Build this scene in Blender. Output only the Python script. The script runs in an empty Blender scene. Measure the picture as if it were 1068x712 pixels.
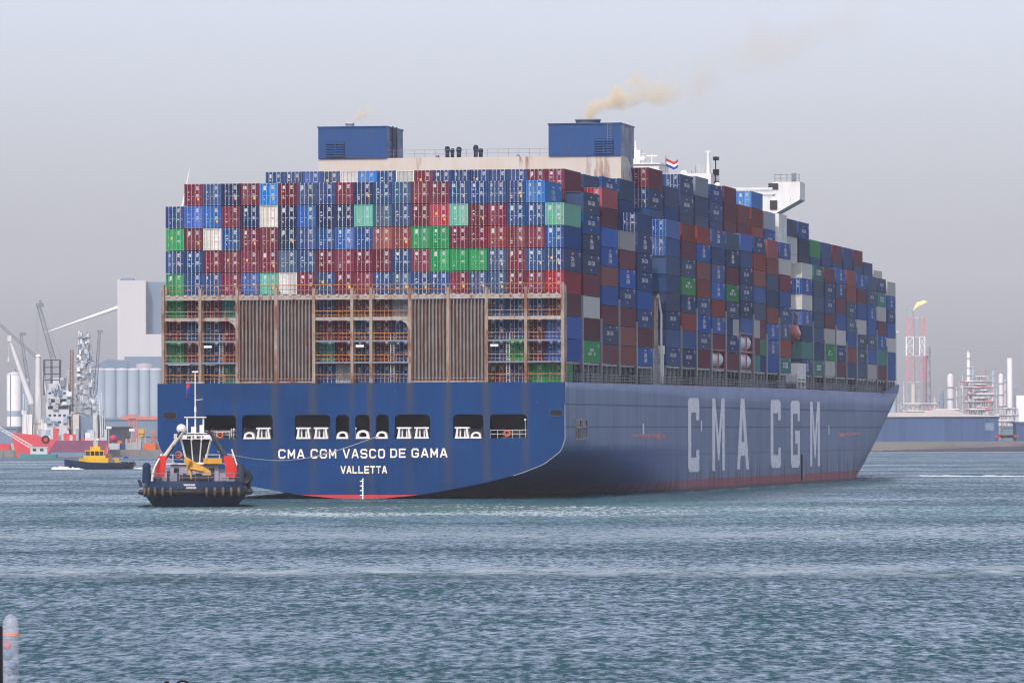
import bpy, math, random
from mathutils import Matrix, Vector
random.seed(11)
R = math.radians
scene = bpy.context.scene
COL = scene.collection

# ------------------------------------------------------------------ camera
F, HC, HY, CX = 6054.0, 8.55, 450.0, 534.0       # focal length in photo pixels, eye height, horizon row, centre column
ROLL = 0.15
cam_d = bpy.data.cameras.new('camera')
cam = bpy.data.objects.new('camera', cam_d)
COL.objects.link(cam)
cam_d.sensor_width = 36.0
cam_d.lens = F / 1068.0 * 36.0
cam_d.shift_y = (HY - 356.0) / 1068.0
cam_d.clip_start = 1.0
cam_d.clip_end = 60000.0
cam.matrix_world = Matrix.Translation((0, 0, HC)) @ Matrix.Rotation(R(90), 4, 'X') @ Matrix.Rotation(R(-ROLL), 4, 'Z')
scene.camera = cam

# ------------------------------------------------------------------ sky, sun, exposure
SUN_EL, SUN_AZ = 44.0, 16.5                       # the sun stands behind the camera, to the left
sv = Vector((-math.sin(R(SUN_AZ)) * math.cos(R(SUN_EL)), -math.cos(R(SUN_AZ)) * math.cos(R(SUN_EL)), math.sin(R(SUN_EL))))
world = bpy.data.worlds.new('World'); scene.world = world; world.use_nodes = True
wt = world.node_tree
sky = wt.nodes.new('ShaderNodeTexSky'); sky.sky_type = 'NISHITA'; sky.sun_disc = False
sky.sun_elevation = R(SUN_EL); sky.sun_rotation = R(180 + SUN_AZ)
sky.altitude = 0; sky.air_density = 1.0; sky.dust_density = 3.0; sky.ozone_density = 6.5
bg = wt.nodes['Background']; bg.inputs['Strength'].default_value = 0.15
tintn = wt.nodes.new('ShaderNodeMix'); tintn.data_type = 'RGBA'; tintn.blend_type = 'MULTIPLY'; tintn.inputs[0].default_value = 1.0
tintn.inputs[7].default_value = (1.24, 1.11, 1.14, 1)   # the lilac cast of a hazy day
hz_ = wt.nodes.new('ShaderNodeHueSaturation'); hz_.inputs['Saturation'].default_value = .62
wt.links.new(sky.outputs['Color'], hz_.inputs['Color']); wt.links.new(hz_.outputs['Color'], tintn.inputs[6]); wt.links.new(tintn.outputs[2], bg.inputs['Color'])
sun_d = bpy.data.lights.new('sun', 'SUN'); sun_d.energy = 2.0; sun_d.angle = R(0.6); sun_d.color = (1.0, 0.94, 0.85)
sun = bpy.data.objects.new('sun', sun_d); COL.objects.link(sun)
sun.rotation_euler = (-sv).to_track_quat('-Z', 'Y').to_euler()
scene.view_settings.view_transform = 'Standard'
scene.view_settings.look = 'None'
scene.view_settings.exposure = 0.40
scene.view_settings.gamma = 1.0
scene.view_settings.use_curve_mapping = False
scene.render.engine = 'CYCLES'
cy = scene.cycles
cy.use_denoising = True
scene.render.filter_size = 1.15
cy.filter_width = 1.15
cy.max_bounces = 6; cy.volume_bounces = 2; cy.transparent_max_bounces = 8
cy.volume_step_rate = 1.0; cy.volume_max_steps = 128

# ------------------------------------------------------------------ measuring helpers
def unroll(px, py):
    a = math.tan(R(ROLL))
    return px, py + a * (px - CX)
def at(px, py, Y):
    """world point on the ray through a photo pixel at distance Y"""
    px, py = unroll(px, py)
    return Vector(((px - CX) / F * Y, Y, HC + (HY - py) / F * Y))
def wy(px, py):
    """distance of the water surface seen at a photo pixel"""
    px, py = unroll(px, py)
    return HC * F / (py - HY)
PHI = R(10.855)
SN, CS = math.sin(PHI), math.cos(PHI)
DC = 742.99
OX = (589.3 - CX) / F * DC - 26.3 * CS
OY = DC + 26.3 * SN
SHIP = Matrix.Translation((OX, OY, 0)) @ Matrix.Rotation(-PHI, 4, 'Z')   # ship axes: x to starboard, y forward, z up from the waterline
def tp(px, py, u):
    """pixel -> (x, z) on the cross-ship plane y = u"""
    px, py = unroll(px, py)
    k = (px - CX) / F
    x = (k * (OY + u * CS) - OX - u * SN) / (CS + k * SN)
    Y = OY - x * SN + u * CS
    return x, HC + (HY - py) / F * Y
def sp(px, py, x=26.75):
    """pixel -> (y, z) on the fore-and-aft plane at x"""
    px, py = unroll(px, py)
    k = (px - CX) / F
    u = (k * (OY - x * SN) - OX - x * CS) / (SN - k * CS)
    Y = OY - x * SN + u * CS
    return u, HC + (HY - py) / F * Y

# ------------------------------------------------------------------ object helpers
def link(name, me, parent=None, m=None):
    o = bpy.data.objects.new(name, me); COL.objects.link(o)
    if parent is not None: o.parent = parent
    if m is not None: o.matrix_local = m
    return o
def tag(o, label=None, cat=None, group=None, kind=None):
    if label: o['label'] = label
    if cat: o['category'] = cat
    if group: o['group'] = group
    if kind: o['kind'] = kind
    return o
def thing(name, label, cat, m=None, group=None):
    o = bpy.data.objects.new(name, None); COL.objects.link(o)
    o.empty_display_size = 1.0
    if m is not None: o.matrix_world = m
    return tag(o, label, cat, group)
def place(x, y, z=0.0, rz=0.0):
    return Matrix.Translation((x, y, z)) @ Matrix.Rotation(R(rz), 4, 'Z')

class MB:
    """collects simple shapes and links them as one mesh object"""
    def __init__(s): s.v = []; s.f = []; s.mi = []; s.cur = 0; s.smooth = []; s.col = []; s.c = None
    def mat(s, i): s.cur = i; return s
    def add(s, vs, fs, smooth=False):
        n = len(s.v); s.v += [tuple(p) for p in vs]
        for f in fs:
            s.f.append([i + n for i in f]); s.mi.append(s.cur); s.smooth.append(smooth); s.col.append(s.c)
        return s
    def box(s, x0, x1, y0, y1, z0, z1):
        v = [(x0,y0,z0),(x1,y0,z0),(x1,y1,z0),(x0,y1,z0),(x0,y0,z1),(x1,y0,z1),(x1,y1,z1),(x0,y1,z1)]
        return s.add(v, [(0,3,2,1),(4,5,6,7),(0,1,5,4),(1,2,6,5),(2,3,7,6),(3,0,4,7)])
    def prism(s, pts, axis, a, b):
        """extrude a 2-D outline along an axis: 'x' pts=(y,z), 'y' pts=(x,z), 'z' pts=(x,y)"""
        def P(p, t):
            return (t, p[0], p[1]) if axis == 'x' else (p[0], t, p[1]) if axis == 'y' else (p[0], p[1], t)
        n = len(pts)
        v = [P(p, a) for p in pts] + [P(p, b) for p in pts]
        fs = [tuple(range(n)), tuple(range(2*n-1, n-1, -1))] + [(i, i+n, (i+1) % n + n, (i+1) % n) for i in range(n)]
        return s.add(v, fs)
    def quad(s, *p): return s.add(p, [tuple(range(len(p)))])
    def bar(s, a, b, r, r2=None, n=6, caps=True):
        a = Vector(a); b = Vector(b); d = b - a
        if d.length < 1e-6: return s
        r2 = r if r2 is None else r2
        q = d.to_track_quat('Z', 'Y')
        v = []
        off = math.pi / n if n == 4 else 0
        for c, rr in ((a, r), (b, r2)):
            for i in range(n):
                t = 2*math.pi*i/n + off
                v.append(c + q @ Vector((rr*math.cos(t), rr*math.sin(t), 0)))
        fs = [(i, (i+1) % n, (i+1) % n + n, i+n) for i in range(n)]
        s.add(v, fs, smooth=n > 6)
        if caps: s.add(v, [tuple(range(n-1, -1, -1)), tuple(range(n, 2*n))])
        return s
    def path(s, pts, r, n=6):
        for a, b in zip(pts, pts[1:]): s.bar(a, b, r, n=n)
        return s
    def lathe(s, prof, cx=0, cy=0, n=16):
        """profile of (radius, z) turned about a vertical axis"""
        v = []; fs = []
        for r, z in prof:
            for i in range(n):
                t = 2*math.pi*i/n; v.append((cx + r*math.cos(t), cy + r*math.sin(t), z))
        for k in range(len(prof)-1):
            for i in range(n):
                j = (i+1) % n
                fs.append((k*n+i, k*n+j, (k+1)*n+j, (k+1)*n+i))
        s.add(v, fs, smooth=True)
        s.add(v, [tuple(range(n-1, -1, -1)), tuple(range((len(prof)-1)*n, len(prof)*n))])
        return s
    def ball(s, c, r, n=12, m=8, sz=1.0):
        prof = [(r*math.sin(math.pi*k/m) + 1e-4, c[2] - r*sz*math.cos(math.pi*k/m)) for k in range(m+1)]
        return s.lathe(prof, c[0], c[1], n)
    def torus(s, c, R0, r, axis='y', n=14, m=6):
        v = []; fs = []
        for i in range(n):
            t = 2*math.pi*i/n
            for j in range(m):
                p = 2*math.pi*j/m
                a = (R0 + r*math.cos(p)) * math.cos(t); b = (R0 + r*math.cos(p)) * math.sin(t); h = r*math.sin(p)
                q = (a, h, b) if axis == 'y' else (h, a, b) if axis == 'x' else (a, b, h)
                v.append((c[0]+q[0], c[1]+q[1], c[2]+q[2]))
        for i in range(n):
            for j in range(m):
                fs.append((i*m+j, ((i+1) % n)*m+j, ((i+1) % n)*m+(j+1) % m, i*m+(j+1) % m))
        return s.add(v, fs, smooth=True)
    def lattice(s, a, b, w0, w1, r, seg, n=4, chords=4, w2=None):
        """a lattice boom or tower from a to b, width w0 at a and w1 at b"""
        a = Vector(a); b = Vector(b); q = (b-a).to_track_quat('Z', 'Y')
        def ring(k):
            t = k/seg; w = (w0 + (w1-w0)*t)/2; c = a + (b-a)*t
            if chords == 3:
                pts = [(-w, -w), (w, -w), (0, w)]
            else:
                pts = [(-w, -w), (w, -w), (w, w), (-w, w)]
            return [c + q @ Vector((p[0], p[1], 0)) for p in pts]
        prev = ring(0)
        for k in range(seg):
            nx = ring(k+1)
            for i in range(chords):
                j = (i+1) % chords
                s.bar(prev[i], nx[i], r, n=n, caps=False)
                s.bar(nx[i], nx[j], r*.7, n=n, caps=False)
                s.bar(prev[i] if k % 2 else prev[j], nx[j] if k % 2 else nx[i], r*.6, n=n, caps=False)
            prev = nx
        return s
    def mesh(s, name, mats):
        me = bpy.data.meshes.new(name)
        me.from_pydata(s.v, [], s.f)
        for m in (mats if isinstance(mats, (list, tuple)) else [mats]): me.materials.append(m)
        me.polygons.foreach_set('material_index', s.mi)
        me.polygons.foreach_set('use_smooth', s.smooth)
        if any(c is not None for c in s.col):
            at_ = me.attributes.new('paint', 'FLOAT_COLOR', 'FACE')
            flat = []
            for c in s.col: flat += list(c or (.05, .05, .05)) + [1.0]
            at_.data.foreach_set('color', flat)
        me.update()
        return me
    def build(s, name, mats, parent=None, m=None):
        return link(name, s.mesh(name, mats), parent, m)

# ------------------------------------------------------------------ materials
def newmat(name):
    m = bpy.data.materials.new(name); m.use_nodes = True
    return m, m.node_tree, m.node_tree.nodes['Principled BSDF']
def N(nt, t, **kw):
    n = nt.nodes.new(t)
    for k, v in kw.items(): setattr(n, k, v)
    return n
def noise(nt, scale, detail=4, coord='Object', stretch=None, rough=.6):
    tc = N(nt, 'ShaderNodeTexCoord'); out = tc.outputs[coord]
    if stretch:
        mp = N(nt, 'ShaderNodeMapping'); mp.inputs['Scale'].default_value = stretch
        nt.links.new(out, mp.inputs['Vector']); out = mp.outputs['Vector']
    nz = N(nt, 'ShaderNodeTexNoise'); nz.inputs['Scale'].default_value = scale
    nz.inputs['Detail'].default_value = detail; nz.inputs['Roughness'].default_value = rough
    nt.links.new(out, nz.inputs['Vector'])
    return nz.outputs['Fac']
def ramp(nt, fac, lo, hi):
    r = N(nt, 'ShaderNodeMapRange'); r.inputs['From Min'].default_value = lo; r.inputs['From Max'].default_value = hi
    nt.links.new(fac, r.inputs['Value']); return r.outputs['Result']
def mixc(nt, fac, a, b, mode='MIX'):
    m = N(nt, 'ShaderNodeMix', data_type='RGBA', blend_type=mode)
    for sock, val in ((m.inputs[0], fac), (m.inputs[6], a), (m.inputs[7], b)):
        if isinstance(val, bpy.types.NodeSocket): nt.links.new(val, sock)
        elif isinstance(val, (int, float)): sock.default_value = val
        else: sock.default_value = (*val, 1.0)
    return m.outputs[2]
def math_(nt, op, a, b=None, clamp=False):
    m = N(nt, 'ShaderNodeMath', operation=op, use_clamp=clamp)
    for sock, val in ((m.inputs[0], a), (m.inputs[1], b)):
        if val is None: continue
        if isinstance(val, bpy.types.NodeSocket): nt.links.new(val, sock)
        else: sock.default_value = val
    return m.outputs[0]
RUST = (0.16, 0.055, 0.025)
def paint(name, col, rough=.5, dirt=None, amount=.35, scale=.35, rust=0.0, streak=(1, 1, .12), bump=0.0, metallic=0.0, spec=.12):
    """painted steel: patchy tone, vertical grime streaks, optional rust"""
    m, nt, b = newmat(name)
    n1 = noise(nt, scale, 5)
    n2 = noise(nt, scale*3, 6, stretch=streak)
    dirt = dirt or tuple(c*.55 + .012 for c in col)
    c = mixc(nt, math_(nt, 'MULTIPLY', ramp(nt, n1, .35, .75), amount), col, dirt)
    c = mixc(nt, math_(nt, 'MULTIPLY', ramp(nt, n2, .48, .75), amount), c, dirt)
    if rust > 0:
        n3 = noise(nt, scale*2.2, 8, stretch=streak, rough=.7)
        c = mixc(nt, math_(nt, 'MULTIPLY', ramp(nt, n3, .62 - rust*.3, .72 - rust*.3), .85, True), c, RUST)
    nt.links.new(c, b.inputs['Base Color'])
    nt.links.new(ramp(nt, n1, -.5 + rough, 1.2 + rough), b.inputs['Roughness'])
    b.inputs['Roughness'].default_value = rough
    b.inputs['Specular IOR Level'].default_value = spec
    b.inputs['Metallic'].default_value = metallic
    if bump:
        bp = N(nt, 'ShaderNodeBump'); bp.inputs['Strength'].default_value = bump; bp.inputs['Distance'].default_value = .05
        nt.links.new(n2, bp.inputs['Height']); nt.links.new(bp.outputs['Normal'], b.inputs['Normal'])
    return m
def object_paint(name, source):
    """container paint: the colour of the object itself (or of the face) with wear"""
    m, nt, b = newmat(name)
    if source == 'object':
        oi = N(nt, 'ShaderNodeObjectInfo'); base = oi.outputs['Color']; rnd = oi.outputs['Random']
    else:
        a = N(nt, 'ShaderNodeAttribute'); a.attribute_name = 'paint'; base = a.outputs['Color']; rnd = None
    n1 = noise(nt, .8, 6, stretch=(1, 1, .3))
    n2 = noise(nt, 3.0, 5, stretch=(1, .35, .2), rough=.7)
    hsv = N(nt, 'ShaderNodeHueSaturation'); nt.links.new(base, hsv.inputs['Color'])
    if rnd is not None:
        v = N(nt, 'ShaderNodeMapRange'); v.inputs['To Min'].default_value = .8; v.inputs['To Max'].default_value = 1.25
        nt.links.new(rnd, v.inputs['Value']); nt.links.new(v.outputs['Result'], hsv.inputs['Value'])
        s = N(nt, 'ShaderNodeMapRange'); s.inputs['To Min'].default_value = .78; s.inputs['To Max'].default_value = 1.05
        nt.links.new(math_(nt, 'FRACT', math_(nt, 'MULTIPLY', rnd, 7.31)), s.inputs['Value']); nt.links.new(s.outputs['Result'], hsv.inputs['Saturation'])
    c = mixc(nt, math_(nt, 'MULTIPLY', ramp(nt, n1, .4, .8), .16), hsv.outputs['Color'], (.05, .05, .06))
    c = mixc(nt, math_(nt, 'MULTIPLY', ramp(nt, n2, .66, .74), .5, True), c, RUST)
    nt.links.new(c, b.inputs['Base Color'])
    b.inputs['Roughness'].default_value = .55; b.inputs['Specular IOR Level'].default_value = .06
    # the corrugation of the long walls
    tc = N(nt, 'ShaderNodeTexCoord'); sx = N(nt, 'ShaderNodeSeparateXYZ'); nt.links.new(tc.outputs['Object'], sx.inputs[0])
    w = math_(nt, 'SINE', math_(nt, 'MULTIPLY', sx.outputs['Y'], 22.6))
    bp = N(nt, 'ShaderNodeBump'); bp.inputs['Strength'].default_value = .35; bp.inputs['Distance'].default_value = .03
    nt.links.new(w, bp.inputs['Height']); nt.links.new(bp.outputs['Normal'], b.inputs['Normal'])
    return m

M = {}
M['white'] = paint('white_paint', (.66, .66, .63), .45, amount=.25, rust=.05)
M['cream'] = paint('weathered_white_paint', (.50, .48, .44), .5, dirt=(.45, .34, .22), amount=.45, rust=.12, scale=.18)
M['navy'] = paint('dark_blue_paint', (.022, .068, .19), .45, amount=.3, rust=.04)
M['steel_dark'] = paint('dark_steel', (.035, .045, .065), .6, amount=.4, rust=.12)
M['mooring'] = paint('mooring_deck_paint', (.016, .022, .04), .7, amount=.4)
M['steel_grey'] = paint('grey_steel', (.20, .22, .25), .55, amount=.4, rust=.1)
M['frame'] = paint('weathered_beam_paint', (.36, .335, .30), .6, dirt=(.24, .15, .10), amount=.6, rust=.30, scale=.6)
M['post'] = paint('rusty_post_paint', (.31, .275, .235), .65, dirt=(.22, .11, .065), amount=.7, rust=.44, scale=.45, streak=(1, 1, .25))
M['panel'] = paint('rusted_corrugated_steel', (.215, .195, .19), .65, dirt=(.11, .07, .06), amount=.65, rust=.34, scale=.5, streak=(1, 1, .1))
M['rail_yellow'] = paint('yellow_rail_paint', (.46, .22, .07), .5, amount=.5, rust=.35, scale=1)
M['rail_white'] = paint('white_rail_paint', (.60, .58, .55), .5, amount=.4, rust=.2, scale=1)
M['yellow'] = paint('yellow_paint', (.72, .44, .02), .4, amount=.2)
M['ochre'] = paint('ochre_crane_paint', (.60, .33, .06), .45, amount=.35, rust=.1, scale=1)
M['red'] = paint('red_paint', (.58, .035, .025), .45, amount=.2, scale=1)
M['coral'] = paint('faded_red_hull_paint', (.58, .065, .075), .5, amount=.25, scale=.15)
M['orange'] = paint('orange_paint', (.62, .13, .03), .45, amount=.2, scale=1)
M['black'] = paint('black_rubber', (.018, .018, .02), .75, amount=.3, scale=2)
M['tug_hull'] = paint('tug_hull_blue', (.008, .024, .062), .4, amount=.3, scale=.8)
M['lilac'] = paint('pale_deckhouse_paint', (.36, .33, .42), .5, amount=.3, scale=1)
M['teal'] = paint('teal_hull_paint', (.06, .25, .25), .5, amount=.25)
M['grey_pale'] = paint('pale_grey_paint', (.48, .50, .53), .5, amount=.3, scale=.1)
M['crane_white'] = paint('crane_white_paint', (.60, .59, .58), .5, amount=.35, rust=.05, scale=.2)
M['concrete'] = paint('pale_concrete', (.40, .40, .40), .8, amount=.3, scale=.05)
M['plant_wall'] = paint('white_plant_cladding', (.47, .465, .46), .6, amount=.12, scale=.03)
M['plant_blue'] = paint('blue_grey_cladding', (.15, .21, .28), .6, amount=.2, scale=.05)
M['silo'] = paint('silo_concrete', (.30, .37, .43), .7, amount=.3, scale=.06)
M['depot_wall'] = paint('blue_depot_cladding', (.055, .095, .19), .6, amount=.2, scale=.1, streak=(1, 1, .02))
M['depot_roof'] = paint('pale_roof_sheeting', (.50, .47, .45), .6, amount=.25, scale=.05)
M['pink_steel'] = paint('red_oxide_steel', (.50, .19, .16), .6, amount=.3, scale=.2)
M['process_steel'] = paint('process_pipe_steel', (.36, .37, .40), .5, amount=.5, scale=.2)
M['brown'] = paint('brown_paint', (.23, .13, .09), .6, amount=.4, rust=.2)
M['tank_white'] = paint('tank_white', (.72, .72, .72), .35, amount=.15)
M['lettering'] = paint('white_lettering', (.80, .82, .84), .6, amount=.2, scale=.4)
M['lettering_fresh'] = paint('stern_lettering', (.80, .78, .70), .6, dirt=(.65, .42, .15), amount=.55, scale=.45, streak=(1, 1, .8))
M['stencil'] = paint('container_lettering', (.47, .48, .51), .6, amount=.2)
M['sticker_yellow'] = paint('yellow_sticker', (.75, .40, .03), .6, amount=.1)
M['flag_red'] = paint('red_cloth', (.50, .04, .04), .9, amount=.1)
M['flag_white'] = paint('white_cloth', (.75, .75, .75), .9, amount=.1)
M['flag_blue'] = paint('blue_cloth', (.03, .06, .30), .9, amount=.1)
M['box'] = object_paint('container_paint', 'object')
M['box_mass'] = object_paint('container_paint_by_face', 'face')
m, nt, b = newmat('lock_rod_steel')
oi = N(nt, 'ShaderNodeObjectInfo'); nt.links.new(mixc(nt, .08, oi.outputs['Color'], (.2, .2, .2)), b.inputs['Base Color']); b.inputs['Roughness'].default_value = .45
M['rod'] = m
m, nt, b = newmat('dark_glass'); b.inputs['Base Color'].default_value = (.012, .018, .025, 1); b.inputs['Roughness'].default_value = .08
M['glass'] = m
m, nt, b = newmat('flare_flame'); b.inputs['Base Color'].default_value = (.9, .5, .2, 1)
b.inputs['Emission Color'].default_value = (1.0, .52, .17, 1); b.inputs['Emission Strength'].default_value = .9
M['flame'] = m
m, nt, b = newmat('clear_plastic'); b.inputs['Base Color'].default_value = (.55, .6, .68, 1); b.inputs['Roughness'].default_value = .25; b.inputs['Alpha'].default_value = .30
M['plastic'] = m
m, nt, b = newmat('clear_orange_plastic'); b.inputs['Base Color'].default_value = (.85, .35, .2, 1); b.inputs['Alpha'].default_value = .55
M['plastic_orange'] = m

# ================================================================== the setting: water, shores
m, nt, b = newmat('river_water')
tc = N(nt, 'ShaderNodeTexCoord')
def wn(scale, stretch, detail=3, rough=.55, dist=0.0, out='Fac'):
    mp = N(nt, 'ShaderNodeMapping'); mp.inputs['Scale'].default_value = stretch
    nt.links.new(tc.outputs['Object'], mp.inputs['Vector'])
    nz = N(nt, 'ShaderNodeTexNoise'); nz.inputs['Scale'].default_value = scale; nz.inputs['Detail'].default_value = detail
    nz.inputs['Roughness'].default_value = rough; nz.inputs['Distortion'].default_value = dist
    nt.links.new(mp.outputs['Vector'], nz.inputs['Vector'])
    return nz.outputs[out]
def sub5(s): return math_(nt, 'SUBTRACT', s, .5)
# wave slopes, taken straight from noise so that the chop keeps its steepness at a distance
calm = ramp(nt, wn(.006, (.45, 1.9, 1), 5, .6), .38, .60)          # smoother and rougher lanes
patch = ramp(nt, wn(.035, (.5, .35, 1), 3, .55), .34, .68)
chop = wn(3.0, (1, .28, 1), 3, .66, .3)
wave = wn(1.35, (1, .22, 1), 2, .55, .4)
swell = wn(.16, (.8, .35, 1), 2, .5)
cross = wn(1.1, (1.2, .6, 1), 3, .6)
amp = math_(nt, 'ADD', .42, math_(nt, 'ADD', math_(nt, 'MULTIPLY', calm, .50), math_(nt, 'MULTIPLY', patch, .42)))
sy = math_(nt, 'ADD', math_(nt, 'MULTIPLY', sub5(chop), 2.0), math_(nt, 'ADD', math_(nt, 'MULTIPLY', sub5(wave), 1.7), math_(nt, 'MULTIPLY', sub5(swell), .7)))
sy = math_(nt, 'MULTIPLY', sy, amp)
sy = math_(nt, 'ADD', math_(nt, 'MINIMUM', sy, 0.0), math_(nt, 'MULTIPLY', math_(nt, 'MAXIMUM', sy, 0.0), .22))     # the weather side of each wavelet is the steep one
sxx = math_(nt, 'MULTIPLY', math_(nt, 'MULTIPLY', sub5(cross), .8), amp)
cv = N(nt, 'ShaderNodeCombineXYZ'); nt.links.new(sxx, cv.inputs[0]); nt.links.new(math_(nt, 'SUBTRACT', sy, math_(nt, 'ADD', .105, math_(nt, 'MULTIPLY', calm, .11))), cv.inputs[1]); cv.inputs[2].default_value = 1.0
nv = N(nt, 'ShaderNodeVectorMath', operation='NORMALIZE'); nt.links.new(cv.outputs[0], nv.inputs[0])
nt.links.new(nv.outputs[0], b.inputs['Normal'])
tone = mixc(nt, calm, (.022, .070, .076), (.016, .054, .064))
# churned foam behind the ship and its tug
geo = N(nt, 'ShaderNodeSeparateXYZ'); nt.links.new(tc.outputs['Object'], geo.inputs[0])
def bell(sock, c, w):
    d = math_(nt, 'DIVIDE', math_(nt, 'SUBTRACT', sock, c), w)
    return math_(nt, 'POWER', 2.718, math_(nt, 'MULTIPLY', math_(nt, 'MULTIPLY', d, d), -1.0))
wake = math_(nt, 'MULTIPLY', bell(geo.outputs['X'], -14.0, 46.0), bell(geo.outputs['Y'], 630.0, 75.0))
wake2 = math_(nt, 'MULTIPLY', bell(geo.outputs['X'], 60.0, 70.0), bell(geo.outputs['Y'], 625.0, 60.0))
wk = math_(nt, 'ADD', wake, math_(nt, 'MULTIPLY', wake2, .8), True)
f1 = wn(1.9, (.8, .05, 1), 7, .82, .5)
f2 = wn(.055, (.6, .28, 1), 4, .65)
fo = math_(nt, 'ADD', math_(nt, 'MULTIPLY', wk, .23), math_(nt, 'ADD', math_(nt, 'MULTIPLY', f1, .75), math_(nt, 'MULTIPLY', f2, .50)))
foam = math_(nt, 'MULTIPLY', ramp(nt, fo, .85, .94), .58)
bend = math_(nt, 'ADD', geo.outputs['Y'], math_(nt, 'MULTIPLY', sub5(wn(.03, (.6, .1, 1), 3, .5)), 26.0))
lane = math_(nt, 'MULTIPLY', math_(nt, 'ADD', bell(bend, 356.0, 11.0), math_(nt, 'MULTIPLY', bell(bend, 480.0, 16.0), .7)), ramp(nt, wn(.9, (.35, .09, 1), 6, .7), .42, .62))
caps = math_(nt, 'MULTIPLY', ramp(nt, wn(.9, (.8, .25, 1), 5, .75, .5), .76, .80), .5)
foam_all = math_(nt, 'ADD', math_(nt, 'ADD', foam, math_(nt, 'MULTIPLY', lane, .55), True), caps, True)
tone = mixc(nt, math_(nt, 'MULTIPLY', wk, .55), tone, (.04, .13, .125))
tone = mixc(nt, math_(nt, 'MULTIPLY', foam_all, .9), tone, (.62, .66, .66))
nt.links.new(tone, b.inputs['Base Color'])
rg = N(nt, 'ShaderNodeMapRange'); rg.inputs['To Min'].default_value = .12; rg.inputs['To Max'].default_value = .65
nt.links.new(foam_all, rg.inputs['Value']); nt.links.new(rg.outputs['Result'], b.inputs['Roughness'])
b.inputs['IOR'].default_value = 1.333
M['water'] = m
tag(MB().quad((-4500, -600, 0), (4500, -600, 0), (4500, 9000, 0), (-4500, 9000, 0)).build('river_water', M['water']), kind='structure')

def ground_mat(name, c1, c2, scale, bump=.3):
    m, nt, b = newmat(name)
    n1 = noise(nt, scale, 8, rough=.7); n2 = noise(nt, scale*.12, 4)
    c = mixc(nt, ramp(nt, n1, .35, .65), c1, c2); c = mixc(nt, math_(nt, 'MULTIPLY', ramp(nt, n2, .4, .7), .4), c, tuple(x*.6 for x in c1))
    nt.links.new(c, b.inputs['Base Color']); b.inputs['Roughness'].default_value = .95
    bp = N(nt, 'ShaderNodeBump'); bp.inputs['Strength'].default_value = bump; nt.links.new(n1, bp.inputs['Height']); nt.links.new(bp.outputs['Normal'], b.inputs['Normal'])
    return m
M['quay'] = ground_mat('quay_concrete', (.22, .22, .22), (.16, .15, .15), .2)
M['yard'] = ground_mat('port_yard', (.20, .19, .17), (.13, .13, .12), .02)
M['rubble'] = ground_mat('dike_stones', (.042, .04, .05), (.012, .012, .02), .12, 1.0)
M['scrub'] = ground_mat('dike_grass', (.16, .135, .135), (.07, .068, .066), .07)

YL = wy(0, 476.8)          # the left bank
YR = wy(1000, 470.8)       # the right bank
g = MB(); g.box(-2500, 80, YL + 14, 8500, -3, 2.2)
tag(g.build('port_ground', M['yard']), kind='structure')
g = MB(); g.box(-2500, 60, YL + 8, YL + 14, -3, 2.6)
for i in range(60): g.box(-240 + i*4, -239.3 + i*4, YL + 7.6, YL + 8, -3, 2.2)
tag(g.build('quay_wall', M['quay']), kind='structure')
g = MB(); g.box(81, 2500, YR + 60, 8500, -3, 4.0)
tag(g.build('refinery_ground', M['yard']), kind='structure')
# the right bank: a stony dike with a grassy crest
def dike(name, prof, mat_, x0, x1, seed, amp):
    rnd = random.Random(seed); n = 150; v = []; f = []
    for i in range(n+1):
        x = x0 + (x1-x0)*i/n
        e = min(1.0, max(0.0, (i/n)*3.2))                       # the near end slopes down to a spit
        for k, (y, z) in enumerate(prof):
            zz = z*(e if z > 0 else 1) + (rnd.uniform(-amp, amp) if 0 < k < len(prof)-1 else 0)
            v.append((x, y + rnd.uniform(-amp, amp), zz))
    K = len(prof)
    for i in range(n):
        for k in range(K-1): f.append((i*K+k, (i+1)*K+k, (i+1)*K+k+1, i*K+k+1))
    o = MB().add(v, f, True).build(name, mat_); tag(o, kind='structure'); return o
xs0 = at(897, 470, YR).x
dike('stone_dike', [(YR - 2, -1), (YR + 3, .7), (YR + 7, 1.7), (YR + 12, 2.5), (YR + 16, 2.9)], M['rubble'], xs0, 420, 3, .4)
dike('grass_dike', [(YR + 15, 1.4), (YR + 24, 3.2), (YR + 34, 4.6), (YR + 46, 5.4), (YR + 70, 5.2)], M['scrub'], xs0 + 8, 420, 4, .35)
# the bank under the photographer's feet, below the frame
g = MB(); g.prism([(-60, 6.75), (40, 6.75), (46, 6.2), (60, -2), (-60, -2)], 'x', -200, 200)
tag(g.build('near_bank', M['scrub']), kind='structure')

# ================================================================== the container ship
ship = thing('container_ship', 'enormous blue container ship under way, seen from astern with containers stacked high across its deck', 'container ship', SHIP)
UT = -2.4                      # the transom plane
B = 26.75
PITCH, GAP1, GAP2 = 14.101, 10.055, 11.328
def bay_y(i): return i*PITCH + (GAP1 if i >= 5 else 0) + (GAP2 if i >= 14 else 0)
def deck_z(u): return 14.85 + .55*min(1, max(0, u/200)) + 1.3*max(0, (u-325)/70)**1.6
STERN = [(0, 1), (.195, .98), (.416, .897), (.571, .78), (.714, .62), (.81, .48), (.9, .336), (.96, .2), (1, 0.0)]
def stern_g(s):
    for (a, p), (c, q) in zip(STERN, STERN[1:]):
        if s <= c: return p + (q-p)*(s-a)/(c-a)
    return 0.0
def interp(tab, x):
    if x <= tab[0][0]: return tab[0][1]
    for (a, p), (c, q) in zip(tab, tab[1:]):
        if x <= c: return p + (q-p)*(x-a)/(c-a)
    return tab[-1][1]
ZK = [(UT, 7.6), (23, 6.8), (47, 5.4), (72, 3.5), (89, 1.5), (102, -1.5), (125, -5)]
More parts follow.
